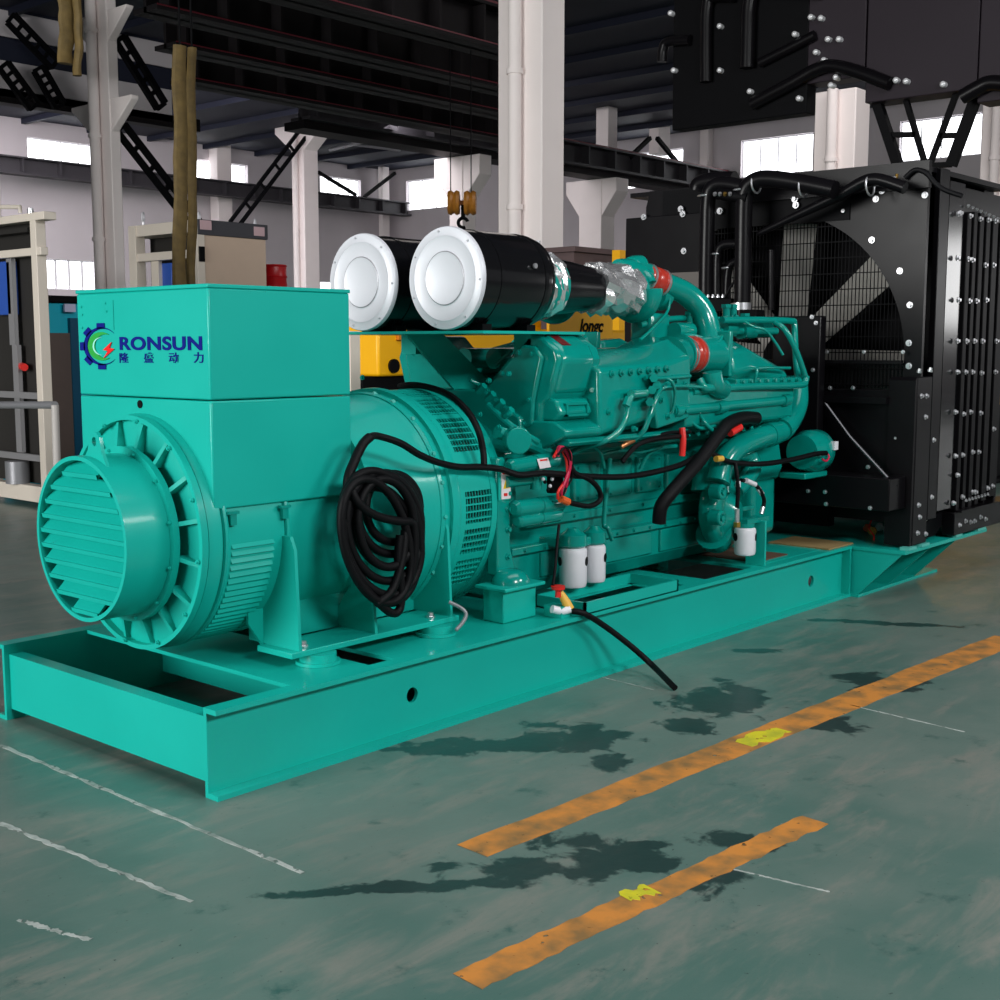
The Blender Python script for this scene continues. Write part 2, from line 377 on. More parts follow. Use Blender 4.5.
for ax, val, hs, bars in (('y', YA, left_w, 4), ('y', YA, low_w[:1], 4), ('y', YA, low_w[1:], 1), ('x', XE, end_w, 4)):
    for h in hs:
        wn += 1; f = MB(); g = MB(); t = 0.03
        def bx(m, a, b, c, d, e, k):
            (m.box(a, b, val + e, val + k, c, d) if ax == 'y' else m.box(val + e, val + k, a, b, c, d))
        bx(g, h[0], h[1], h[2], h[3], 0.16, 0.17)
        bx(f, h[0], h[1], h[2], h[2] + t, 0.1, 0.2); bx(f, h[0], h[1], h[3] - t, h[3], 0.1, 0.2)
        for i in range(bars + 1):
            tt = .07 if h in low_w else t; c = h[0] + (h[1] - h[0]) * i / bars; bx(f, max(h[0], c - tt / 2), min(h[1], c + tt / 2), h[2], h[3], 0.12, 0.2)
        o = struct('window_%d' % wn, f, M('window_frame', (0.8, 0.8, 0.82), 0.5)); g.build('pane', PANE, o)
# roof
struct('ceiling', MB().box(-14, XE + 0.3, -14, YA + 0.3, ZC, ZC + 0.2), NAVY)
rf = MB()
for k in range(14):
    x = 2 + k * 2.0; rf.box(x - 0.06, x + 0.06, -6, YA, ZC - 0.14, ZC)
struct('roof_purlins', rf, NAVY)
def roof_strip(p0, p1, n):
    a = at(*p0, 'z', ZC - 0.2); b = at(*p1, 'z', ZC - 0.2)
    return struct('roof_pipe', MB().cyl(a, b, 0.05, n=10), GREYM)
for a, b in (((377, 139), (420, 146)), ((352, 144), (400, 150)), ((330, 150), (375, 139))): roof_strip(a, b, 0)

# crane girders along the hall: web, flanges, stiffeners
def girder(name, y, pt, pb, x0, x1, depth=0.45, red=True, step=1.1, mat=None):
    zt = at(*pt, 'y', y).z; zb = at(*pb, 'y', y).z
    r = MB().box(x0, x1, y - depth / 2, y + depth / 2, zb, zb + 0.06).box(x0, x1, y - 0.03, y + 0.03, zb, zt).box(x0, x1, y - depth / 2, y + depth / 2, zt - 0.07, zt - 0.03)
    x = x0 + 0.2
    while x < x1: r.box(x - 0.02, x + 0.02, y - depth / 2 + 0.02, y + depth / 2 - 0.02, zb + 0.05, zt - 0.05); x += step
    o = struct(name, r, mat or GIRD)
    if red: struct('crane_rail', MB().box(x0, x1, y - depth / 2, y + depth / 2, zt - 0.03, zt).box(x0, x1, y - 0.04, y + 0.04, zt, zt + 0.07), GIRR, parent=o)
    return zt, zb
gA = girder('crane_girder', YA - 1.0, (0, 154), (0, 173), -8, XE - 0.05, red=False, mat=GIRL)
gB = girder('crane_girder', YB, (563, 141), (563, 165), at(300, 90, 'y', YB).x, XE - 0.05, depth=0.6, mat=GIRL)
struct('girder_lower_flange', MB().box(at(300, 90, 'y', YB).x, XE - 0.05, YB - 0.1, YB + 0.5, gB[1] - 0.16, gB[1] - 0.003), GIRD)
for y, pt, pb, pl in ((8.6, (340, -38), (340, 14), 130), (10.2, (340, 12), (340, 56), 146), (11.8, (340, 50), (340, 84), 165), (13.6, (340, 78), (340, 112), 178)):
    girder('crane_girder', y, pt, pb, at(pl, 40, 'y', y).x, at(520, 60, 'y', y).x, depth=0.5, step=0.85)
    zb_ = at(*pb, 'y', y).z; struct('girder_edge_paint', MB().box(at(pl, 40, 'y', y).x, at(520, 60, 'y', y).x, y - 0.256, y - 0.251, zb_ + .045, zb_ + .062), GIRR)

# columns
def column(px0, pxc, px1, y, z1=ZC, z0=0.0, corb=None, pipe=True, name='column', mat=None):
    """square column, corner seen at pxc on plane Y=y, right face to px1, left face to px0; corb = (z low, z high, reach)"""
    c = at(pxc, 345, 'y', y); x0 = c.x; x1 = at(px1, 345, 'y', y).x; y1 = at(px0, 345, 'x', x0).y
    mb = MB().box(x0, x1, y, y1, z0, z1)
    if corb:
        for zl, zh, re, top in corb:
            mb.prism([(y, zl), (y - re, zh), (y - re, top), (y1 + re, top), (y1 + re, zh), (y1, zl)], 'x', x0 + 0.02, x1 - 0.02)
    o = struct(name, mb, mat or COLM, 0.015)
    if pipe:
        yy = y + (y1 - y) * 0.5
        q = MB().cyl((x0 - 0.09, yy, z0), (x0 - 0.09, yy, z1), 0.08, n=12)
        for k in range(1, 5): q.cyl((x0 - 0.09, yy, z0 + (z1 - z0) * k / 5), (x0 - 0.09, yy, z0 + (z1 - z0) * k / 5 + 0.06), 0.1, n=12)
        struct('column_pipe', q, COLM, parent=o)
    return x0, x1, y, y1
zat = lambda px, py, y: at(px, py, 'y', y).z
mainc = column(498, 541, 563, 6.2)
yc = 14.0
column(98, 118, 128, yc, corb=[(zat(118, 132, yc), zat(118, 104, yc), 0.55, zat(118, 100, yc)), (zat(118, 42, yc), zat(118, 14, yc), 0.5, zat(118, 12, yc))])
y2 = 25.0
column(295, 307, 321, y2, z1=zat(307, 121, y2), corb=[(zat(307, 150, y2), zat(307, 130, y2), 0.75, zat(307, 121, y2))])
column(-40, 2, 8, 13.0, corb=[(zat(4, 24, 13.0), zat(4, 0, 13.0), 0.3, zat(4, -10, 13.0))], pipe=False)
column(450, 463, 476, YB, z1=gB[1] - 0.17, corb=[(gB[1] - 1.15, gB[1] - 0.6, 0.5, gB[1] - 0.17)], pipe=False)
column(578, 600, 613, YB, z1=gB[1] - 0.17, corb=[(gB[1] - 1.1, gB[1] - 0.5, 0.45, gB[1] - 0.17)], pipe=False)
column(594, 606, 615, YB + 0.5, z0=gB[0], pipe=False, name='upper_column')
column(646, 656, 667, YB + 0.9, z0=gB[0] + 0.4, pipe=False, name='upper_column')
column(696, 704, 712, YB + 0.3, pipe=False)
column(808, 848, 862, 5.4, z1=zat(848, 84, 5.4))
column(380, 384, 391, YA - 0.7, pipe=False)
column(972, 1004, 1025, 4.6)
column(862, 868, 893, 12.2, pipe=False)
column(214, 222, 236, YA - 0.5, pipe=False)

# upper bulkhead at left with dark tie beam
yu = 19.6
def ub(px0, px1, py0, py1, t, mat, name):
    a = at(px0, py0, 'y', yu); b = at(px1, py1, 'y', yu); z0 = min(at(px0, py1, 'y', yu).z, b.z)
    return struct(name, MB().box(a.x, b.x, yu, yu + t, at((px0 + px1) / 2, py1, 'y', yu).z, at((px0 + px1) / 2, py0, 'y', yu).z), mat)
ub(-10, 172, 26, 52, 0.2, CONC, 'wall_upper')
ub(-10, 172, 74, 108, 0.2, CONC, 'wall_upper_lower_tier')
o = ub(-10, 182, 52, 75, 0.1, NAVY, 'tie_beam'); o = ub(-10, 200, 103, 116, 0.3, GIRD, 'tie_beam')
ub(-10, 172, -40, 26, 0.12, NAVY, 'roof_fascia')

# lattice braces
def lattice(a, b, y, w, label, n=5):
    w *= .75
    A = at(*a, 'y', y); B = at(*b, 'y', y); d = (B - A).normalized(); q = V((d.z, 0, -d.x)) * w
    mb = MB().bar(A, B, 0.085, 0.085, (0, 1, 0)).bar(A + q, B + q, 0.085, 0.085, (0, 1, 0))
    for k in range(n + 1):
        c = A + (B - A) * (k / n); mb.bar(c, c + q, 0.06, 0.06, (0, 1, 0))
    return tag(mb.build('lattice_brace', MATT), label, 'brace')
LB = [((14, 14), (58, 60), 19.2, 0.30, 'dark lattice brace at the top left, highest of those by the edge pillar'),
      ((8, 62), (38, 103), 19.2, 0.30, 'dark lattice brace at the left edge, lower left of a pair'),
      ((43, 66), (64, 103), 19.2, 0.30, 'dark lattice brace left of the corbelled pillar, lower right of a pair'),
      ((124, 36), (165, 103), 14.12, 0.24, 'dark lattice brace running down from the top of the corbelled pillar'),
      ((124, 124), (200, 222), 14.12, 0.24, 'long dark lattice brace from the corbel down behind the webbing sling'),
      ((303, 126), (230, 222), 24.95, -0.36, 'long dark lattice brace leaning left from the second white pillar')]
for a, b, y, w, lab in LB: lattice(a, b, y, w, lab)
def vbrace(a, b, c, d, lab):
    P = [at(*p, 'x', 9.75) for p in (a, b, c, d)]
    mb = MB().bar(P[0], P[1], 0.09, 0.09, (1, 0, 0)).bar(P[2], P[3], 0.05, 0.05, (1, 0, 0))
    for t in (0.58, 0.98): mb.bar(P[0].lerp(P[1], t), P[2].lerp(P[3], t), 0.05, 0.05, (1, 0, 0))
    tag(mb.build('lattice_brace', MATT), lab, 'brace')
vbrace((873, 90), (899, 168), (903, 90), (926, 167), 'dark lattice brace forming the left half of the V at the right window')
vbrace((978, 92), (951, 166), (957, 92), (929, 167), 'dark lattice brace forming the right half of the V at the right window')
for a, b, y, lab in (((395, 118 + 55), (364, 197), 29.3, 'thin dark tie rod in front of the far left window'), ((650, 138), (629, 158), YB, 'thin dark roof tie rod, left one above the red-topped girder'), ((657, 138), (680, 166), YB, 'thin dark roof tie rod, right one above the red-topped girder')):
    A = at(*a, 'y', y); B = at(*b, 'y', y); tag(MB().bar(A, B, 0.1, 0.1).build('tie_rod', MATT), lab, 'tie rod')
tag(MB().bar(at(318, 172, 'y', 29.3), at(356, 195, 'y', 29.3), 0.1, 0.1).build('tie_rod', MATT), 'thin dark tie rod crossing the third window of the left wall', 'tie rod')

# ================================================================== generator set
YM = 0.735                                        # centre plane
def mir(p): return (p[0], 2 * YM - p[1], p[2])
# ------------------------------------------------------------------ skid
SK = thing('skid_base', 'long green steel skid frame lying on the floor under the engine and alternator', 'skid frame', (2.9, YM, 0))
H = 0.31
for s in (0, 1):
    f = (lambda y: y) if s == 0 else (lambda y: 2 * YM - y)
    prof = [(0, 0), (0.068, 0), (0.068, H), (0, H), (0, H - 0.018), (0.052, H - 0.018), (0.052, 0.018), (0, 0.018)]
    o = MB().prism([(f(a), z) for a, z in prof], 'x', 0, 4.62).build('side_beam', TEAL, SK)
    drill(o, [((0.958, f(-0.2), 0.153), (0.958, f(0.3), 0.153), 0.03), ((4.212, f(-0.2), 0.145), (4.212, f(0.3), 0.145), 0.033)])
    # flared outrigger under the radiator
    mb = MB().box(4.60, 4.615, min(f(0.0), f(0.052)), max(f(0.0), f(0.052)), 0.018, H - 0.018)
    mb.build('stiffener', TEAL, SK)
    mb = MB().prism([(f(0.16), 0), (f(-0.05), 0), (f(-0.05), 0.018), (f(0.16), 0.018)], 'x', 4.62, 5.80)
    mb.prism([(f(0.16), 0.018), (f(0.14), 0.018), (f(0.14), H - 0.02), (f(0.16), H - 0.02)], 'x', 4.62, 5.80)
    mb.build('outer_flange', TEAL, SK)
    for x in (4.635, 5.05, 5.45):
        MB().prism([(f(0.14), 0.018), (f(-0.04), 0.018), (f(-0.31), H - 0.022), (f(0.14), H - 0.022)], 'x', x, x + 0.014).build('gusset', TEAL, SK)
MB().box(4.625, 5.90, -0.33, 2 * YM + 0.33, H - 0.022, H).build('radiator_deck', TEAL, SK)
for k, (a, b) in enumerate(((4.66, 4.76), (4.84, 4.95), (5.36, 5.46), (5.72, 5.86))):
    MB().box(a, b, -0.34, -0.28, H, H + 0.016).build('shim_plate', M('bare_teal', (0.10, 0.50, 0.43), 0.35), SK)
MB().prism([(0.02, 0.045), (0.08, 0.045), (0.08, 0.06), (0.035, 0.06), (0.035, 0.255), (0.08, 0.255), (0.08, 0.27), (0.02, 0.27)], 'y', 0.068, 2 * YM - 0.068).build('end_beam', TEAL, SK)
for x0, x1 in ((0.37, 0.75), (0.88, 1.98), (2.9, 3.1)):
    m = MB().box(x0, x1, 0.068, 2 * YM - 0.068, H - 0.016, H - 0.001)
    m.box(x1 - 0.015, x1, 0.068, 2 * YM - 0.068, 0.06, H - 0.016)
    m.build('crossmember', TEAL, SK)
MB().box(3.55, 4.62, 0.07, 2 * YM - 0.07, H - 0.012, H + 0.002).build('deck_plate', TEAL, SK)
MB().box(1.98, 3.55, 0.068, 2 * YM - 0.068, 0.12, 0.13).build('drip_pan', M('teal_dark_mottled', (0.004, 0.10, 0.085), 0.5, var=0.3), SK)  # darker teal with random mottling
# near-side angle iron tray frame
tx0, tx1, ty0, ty1 = 1.99, 2.74, 0.0, 0.29
tr = MB()
for a in ((tx0, tx1, ty0, ty0 + 0.012), (tx0, tx1, ty1 - 0.012, ty1), (tx0, tx0 + 0.012, ty0, ty1), (tx1 - 0.012, tx1, ty0, ty1)): tr.box(*a, H, H + 0.055)
for a in ((tx0, tx1, ty0, ty0 + 0.04), (tx0, tx1, ty1 - 0.04, ty1), (tx0, tx0 + 0.04, ty0, ty1), (tx1 - 0.04, tx1, ty0, ty1)): tr.box(*a, H, H + 0.006)
tr.build('tray_frame', TEAL, SK)
MB().box(1.86, 1.93, 0.03, 0.13, H, H + 0.05).build('hose_block', TEAL, SK)
# engine support pedestal
for yy, sg in ((0.15, 1), (2 * YM - 0.15, -1)):
    ya, yb = sorted((yy, yy + sg * 0.12))
    MB().box(1.61, 1.83, ya, yb, H, 0.452).build('pedestal', TEAL, SK, 0.006)
    MB().box(1.59, 1.86, ya - 0.03, yb + 0.03, 0.452, 0.468).build('pedestal_plate', TEAL, SK, 0.004)
    MB().lathe([(0, 0.085), (0.02, 0.083), (0.05, 0.062), (0.06, 0.04)], (1.725, (ya + yb) / 2, 0.468), (0, 0, 1)).build('rubber_mount', CAST, SK)
# filter bracket post
MB().box(3.63, 3.645, 0.03, 0.15, H, 0.56).box(3.645, 3.80, 0.138, 0.15, H, 0.56).build('filter_post', TEAL, SK, 0.003)
for x, yy in ((0.646, 0.24), (1.285, 0.24), (0.646, 1.23), (1.285, 1.23)):
    MB().cyl((x, yy, H), (x, yy, 0.322), 0.085).cyl((x, yy, 0.322), (x, yy, 0.352), 0.07).build('alternator_mount', TEAL, SK)

# ------------------------------------------------------------------ alternator
AL = thing('alternator', 'green alternator with square terminal box and round louvred air inlet', 'alternator', (0.7, YM, 0.352))
ZA = 0.81; AX = (1, 0, 0)
TBX = (0.24, 0.893, 0.31, 1.16)
MB().box(TBX[0], TBX[1], TBX[2], TBX[3], 0.925, 1.308).build('terminal_box', TEAL, AL, 0.006)
lid = MB().box(TBX[0], TBX[1], TBX[2], TBX[3], 1.312, 1.70).build('terminal_box_upper', TEAL, AL, 0.006)
MB().box(TBX[0] - 0.003, TBX[1] + 0.003, TBX[2] - 0.003, TBX[3] + 0.003, 1.700, 1.714).build('box_cover', TEAL, AL, 0.003)
bolts(AL, [(0.24, 1.125, 1.65), (0.24, 1.120, 1.62), (0.24, 0.955, 1.66), (0.24, 0.950, 1.63), (0.24, 1.125, 1.57), (0.24, 0.955, 1.48)], (-1, 0, 0), 0.006, 0.005, TEAL, 'screw')
MB().box(0.2385, 0.241, 0.901, 0.904, 1.56, 1.67).build('panel_seam', CAST, AL)
MB().cyl((0.236, 0.745, 1.285), (0.245, 0.745, 1.285), 0.015).build('plug_hole', MATT, AL)
# logo, set flat on the end face of the box
LX = 0.2385
def L2(px, py): q = at(px, py, 'x', LX); return (q.y, q.z)
LG = MB()
gc = L2(101.5, 346.3); gr = 0.072; GS = 1.72
def pol(r, a): return (gc[0] - GS * r * math.cos(a), gc[1] + r * math.sin(a))
arc = lambda r, a0, a1, n: [pol(r, math.radians(a0 + (a1 - a0) * i / n)) for i in range(n + 1)]
def crescent(r, th, d):
    t = math.radians(th); r2 = math.hypot(r * math.cos(t) - d, r * math.sin(t)); f = math.degrees(math.atan2(r * math.sin(t), r * math.cos(t) - d))
    inn = [(gc[0] - GS * (d + r2 * math.cos(math.radians(360 - f + (2 * f - 360) * i / 40))), gc[1] + r2 * math.sin(math.radians(360 - f + (2 * f - 360) * i / 40))) for i in range(1, 40)]
    return arc(r, th, 360 - th, 48) + inn
logo = MB().prism(crescent(gr, 42, gr * .12), 'x', LX - 0.002, LX).build('logo_gear', INK, AL)
t = MB()
for a in (90, 135, 180, 225, 270): t.prism([pol(gr * 0.95, math.radians(a - 14)), pol(gr * 1.24, math.radians(a - 10)), pol(gr * 1.24, math.radians(a + 10)), pol(gr * 0.95, math.radians(a + 14))], 'x', LX - 0.002, LX)
t.build('gear_tooth', INK, logo)
MB().prism(crescent(gr * .75, 52, gr * .26), 'x', LX - 0.0022, LX).build('green_crescent', LGRN, logo)
MB().prism(crescent(gr * .47, 80, gr * .07), 'x', LX - 0.0026, LX).build('inner_crescent', LWHT, logo)
bz = [(112, 342), (103.5, 350), (108.5, 351), (104, 358.5), (115, 349), (110, 347.8)]
MB().prism([L2(*p) for p in bz], 'x', LX - 0.0035, LX).build('lightning_bolt', LRED, logo)
q = at(119.0, 349.5, 'x', LX)
text('logo_lettering', 'RONSUN', 0.066, (LX, q.y, q.z), (0, -1, 0), (0, 0, 1), INK, AL, 0.001, 0.0020, sx=1.86, spacing=1.06)
q = at(119.0, 362.5, 'x', LX)
for k, ch in enumerate('隆盛动力'):
    q = at(119.0 + k * 24.8, 361.8 , 'x', LX)
    text('logo_character', ch, 0.040, (LX, q.y, q.z), (0, -1, 0), (0, 0, 1), INK, AL, 0.001, 0.0005, sx=1.62)
# end bell with ribs, then the louvred inlet drum
MB().lathe([(0.20, 0.30), (0.20, 0.40), (0.21, 0.435), (0.235, 0.442), (0.262, 0.442), (0.262, 0.30)], (0, YM, ZA), AX, 72).build('end_bell', TEAL, AL)
MB().ring((0, YM, ZA), AX, 0.178, 0.205, 0.42, 0.438, 72).build('end_bell_rim', TEAL, AL)
for k in range(16):
    a = 2 * PI * (k + 0.5) / 16
    m = Matrix.Translation((0, YM, ZA)) @ Matrix.Rotation(a, 4, 'X')
    MB().add([m @ V(v) for v in [(0.16, 0.31, -0.008), (0.205, 0.31, -0.008), (0.205, 0.415, -0.008), (0.185, 0.415, -0.008), (0.16, 0.31, 0.008), (0.205, 0.31, 0.008), (0.205, 0.415, 0.008), (0.185, 0.415, 0.008)]],
           [(0, 1, 2, 3), (7, 6, 5, 4), (0, 4, 5, 1), (1, 5, 6, 2), (2, 6, 7, 3), (3, 7, 4, 0)]).build('end_bell_rib', TEAL, AL)
bolts(AL, [(0.172, YM + 0.42 * math.cos(a), ZA + 0.42 * math.sin(a)) for a in [2 * PI * k / 12 + 0.15 for k in range(12)]], (-1, 0, 0), 0.009, 0.008, TEAL)
MB().ring((0, YM, ZA), AX, 0.14, 0.165, 0.25, 0.325, 72).build('inlet_flange', TEAL, AL)
bolts(AL, [(0.135, YM + 0.313 * math.cos(a), ZA + 0.313 * math.sin(a)) for a in [2 * PI * k / 12 + 0.3 for k in range(12)]], (-1, 0, 0), 0.007, 0.006, TEAL)
inlet = MB().ring((0, YM, ZA), AX, -0.035, 0.14, 0.285, 0.300, 72).build('air_inlet', TEAL, AL)
for k in range(10):
    z = 0.262 - 0.0555 * k; w = math.sqrt(max(0.004, 0.286 ** 2 - max(abs(z), abs(z - 0.035)) ** 2)); z += ZA
    MB().prism([(-0.028, z - 0.030), (0.012, z + 0.012), (0.020, z + 0.007), (-0.020, z - 0.036)], 'y', YM - w, YM + w).prism([(-0.030, z - 0.024), (-0.024, z - 0.024), (-0.020, z - 0.040), (-0.026, z - 0.040)], 'y', YM - w, YM + w).build('louver_slat', TEAL, inlet)
MB().cyl((0.05, YM, ZA), (0.06, YM, ZA), 0.286, n=60).build('inlet_backing', DARK, inlet)
lugz = ZA + 0.285; ly = YM - 0.062
lu = MB().prism([(ly + .085, lugz - .01), (ly + .045, lugz + .035), (ly + .032, lugz + .085), (ly + .012, lugz + .102), (ly - .012, lugz + .102), (ly - .032, lugz + .085), (ly - .045, lugz + .03), (ly - .075, lugz - .02)], 'x', 0.0, 0.014).build('lifting_lug', TEAL, AL)
drill(lu, [((-0.1, ly, lugz + 0.068), (0.1, ly, lugz + 0.068), 0.016)])
# barrel
MB().lathe([(0.26, 0.30), (0.26, 0.428), (0.55, 0.428), (0.56, 0.42), (1.0, 0.42), (1.0, 0.3)], (0, YM, ZA), AX, 96).build('stator_barrel', TEAL, AL)
fin = MB()
for k in range(22):
    a = math.radians(180 + 3 + k * 3.6)
    m = Matrix.Translation((0, YM, ZA)) @ Matrix.Rotation(a, 4, 'X')
    fin.add([m @ V(v) for v in [(0.31, 0.424, -0.012), (0.50, 0.424, -0.012), (0.50, 0.436, 0.008), (0.31, 0.436, 0.008), (0.31, 0.424, 0.013), (0.50, 0.424, 0.013)]],
            [(0, 1, 2, 3), (3, 2, 5, 4), (0, 3, 4), (1, 5, 2), (0, 4, 5, 1)])
fin.build('cooling_louvres', TEAL, AL)
MB().torus((0.285, YM, ZA), AX, 0.432, 0.012, 96, 8).build('barrel_band', TEAL, AL)
MB().torus((0.57, YM, ZA), AX, 0.424, 0.012, 96, 8).build('barrel_band', TEAL, AL)
for x in (0.30, 0.535):
    MB().box(x, x + 0.025, 0.292, 0.31, 0.865, 0.91).box(x - 0.01, x + 0.035, 0.288, 0.31, 0.905, 0.915).build('box_clip', CAST, AL)
MB().lathe([(0.98, 0.30), (0.98, 0.455), (1.30, 0.47), (1.335, 0.48), (1.335, 0.30)], (0, YM, ZA), AX, 96).build('fan_housing', TEAL, AL)
MB().lathe([(1.335, 0.3), (1.335, 0.485), (1.35, 0.492), (1.37, 0.485), (1.385, 0.487), (1.385, 0.505), (1.42, 0.508), (1.44, 0.50), (1.44, 0.3)], (0, YM, ZA), AX, 120).build('housing_flange', TEAL, AL)
bolts(AL, [(1.352, YM + 0.487 * math.cos(a), ZA + 0.487 * math.sin(a)) for a in [math.radians(d) for d in (98, 112, 128, 150, 165, 182, 197, 212)]], (-0.5, math.cos(3), 0.2), 0.012, 0.014, TEAL)
# perforated adapter drum
MB().lathe([(1.44, 0.3), (1.44, 0.462), (1.66, 0.462), (1.66, 0.3)], (0, YM, ZA), AX, 96).build('drum_inner', DARK, AL)
dr = MB()
for a0, a1 in ((1.44, 1.47), (1.635, 1.67)): dr.ring((0, YM, ZA), AX, a0, a1, 0.462, 0.498, 120)
dr.build('drum_rings', TEAL, AL)
wi = MB()
def arcplate(mb, x0, x1, d0, d1, r0, r1):
    n = max(1, int((d1 - d0) / 3)); secs = []
    for i in range(n + 1):
        a = math.radians(d0 + (d1 - d0) * i / n); secs.append([(x, YM + r * math.cos(a), ZA + r * math.sin(a)) for x, r in ((x0, r0), (x1, r0), (x1, r1), (x0, r1))])
    mb.loft(secs)
for d0, d1 in ((60, 93), (109, 112), (127, 130), (151, 171), (187, 190), (204, 207), (224, 330)):
    pl = MB(); arcplate(pl, 1.47, 1.635, d0, d1, 0.478, 0.495); pl.build('drum_band', TEAL, AL)
for d0, d1 in ((93, 109), (112, 127), (130, 151), (171, 187), (190, 204), (207, 224)):
    d = d0 + 2.6; sl = MB()
    while d < d1: arcplate(sl, 1.47, 1.635, d, d + 0.8, 0.478, 0.495); d += 3.6
    sl.build('vent_slats', TEAL, AL)
for k in range(9): wi.ring((0, YM, ZA), AX, 1.484 + k * 0.0178, 1.4868 + k * 0.0178, 0.488, 0.4935, 120)
wi.build('vent_mesh', TEAL, AL)
# feet
ft = MB().box(0.50, 1.40, 0.215, 0.42, 0.352, 0.375); ft.build('foot_plate', TEAL, AL, 0.003)
def web(x, ztop, yb=0.52): return MB().prism([(0.222, 0.375), (yb, 0.375), (yb, ztop - 0.18), (0.315, ztop), (0.262, ztop), (0.240, ztop - 0.05)], 'x', x, x + 0.014)
web(0.54, 0.80).build('foot_web', TEAL, AL); web(0.925, 0.62, 0.45).build('foot_web', TEAL, AL); web(1.355, 0.79).build('foot_web', TEAL, AL)
MB().prism([(0.54, 0.36), (0.54, 0.64), (0.47, 0.50), (0.47, 0.46)], 'y', 0.43, 0.445).build('foot_wing', TEAL, AL)
MB().box(0.55, 1.36, 0.44, 0.452, 0.375, 0.60).build('foot_skirt', TEAL, AL)
MB().box(0.50, 1.40, 2 * YM - 0.42, 2 * YM - 0.215, 0.352, 0.375).box(0.55, 1.36, 2 * YM - 0.452, 2 * YM - 0.44, 0.375, 0.60).build('foot_plate', TEAL, AL)
bolts(AL, [(0.60, 0.27, 0.375), (1.285, 0.27, 0.375)], (0, 0, 1), 0.02, 0.022)
# warning label
wl = MB().prism([(1.685, 0.838), (1.745, 0.838), (1.745, 0.965), (1.685, 0.965)], 'y', 0.226, 0.230).build('warning_label', M('label_white', (0.82, 0.78, 0.80), 0.5), AL)
wl['label'] = 'white warning label with yellow triangle'
MB().prism([(1.695, 0.884), (1.735, 0.884), (1.715, 0.928)], 'y', 0.2245, 0.227).build('warning_triangle', M('warning_yellow', (0.85, 0.55, 0.0), 0.5), wl)
MB().box(1.690, 1.740, 0.2245, 0.227, 0.947, 0.959).box(1.70, 1.722, 0.2245, 0.227, 0.851, 0.864).build('red_print', REDP, wl)
MB().prism([(1.712, 0.892), (1.718, 0.892), (1.7165, 0.912), (1.7135, 0.912)], 'y', 0.2235, 0.226).build('exclamation_mark', MATT, wl)
MB().prism([(1.67, 0.833), (1.75, 0.833), (1.75, 0.97), (1.67, 0.97)], 'y', 0.230, 0.236).build('label_plate', TEAL, AL)

# ------------------------------------------------------------------ engine
EN = thing('diesel_engine', 'large green vee diesel engine in the middle of the skid', 'engine', (3.0, YM, 0.31))
Mx = lambda y, s: y if s == 0 else 2 * YM - y
MB().prism([(YM - .31, .56), (YM - .31, .98), (YM - .42, 1.05), (YM - .40, 1.18), (YM - .18, 1.30), (YM + .18, 1.30), (YM + .40, 1.18), (YM + .42, 1.05), (YM + .31, .98), (YM + .31, .56)], 'x', 1.93, 4.12).build('engine_block', CAST, EN, 0.01)
MB().prism([(YM - .28, .33), (YM - .33, .40), (YM - .33, .555), (YM + .33, .555), (YM + .33, .40), (YM + .28, .33)], 'x', 1.95, 4.05).build('oil_pan', CAST, EN, 0.008)
MB().box(1.93, 4.10, YM - .36, YM + .36, .54, .575).build('pan_rail', CAST, EN, 0.004)
MB().box(2.05, 4.0, YM - .345, YM - .30, .655, .70).build('block_rail', CAST, EN, 0.006)
bolts(EN, [(2.02 + k * .145, YM - .36, .557) for k in range(15)], (0, -1, 0), 0.011, 0.01, CAST)
bolts(EN, [(2.12 + k * .29, YM - .345, .68) for k in range(7)], (0, -1, 0), 0.012, 0.01, CAST)
for k in range(6):                                # crankcase covers
    x = 2.42 + k * .27
    MB().box(x, x + .22, YM - .335, YM - .30, .74, .93).build('crankcase_cover', CAST, EN, 0.012)
    bolts(EN, [(x + a, YM - .335, z) for a in (.03, .19) for z in (.76, .91)], (0, -1, 0), 0.009, 0.008, CAST)
for k in range(4):
    x = 2.16 + k * .5
    MB().box(x, x + .42, YM - .345, YM - .32, .41, .53).build('pan_panel', CAST, EN, 0.006)
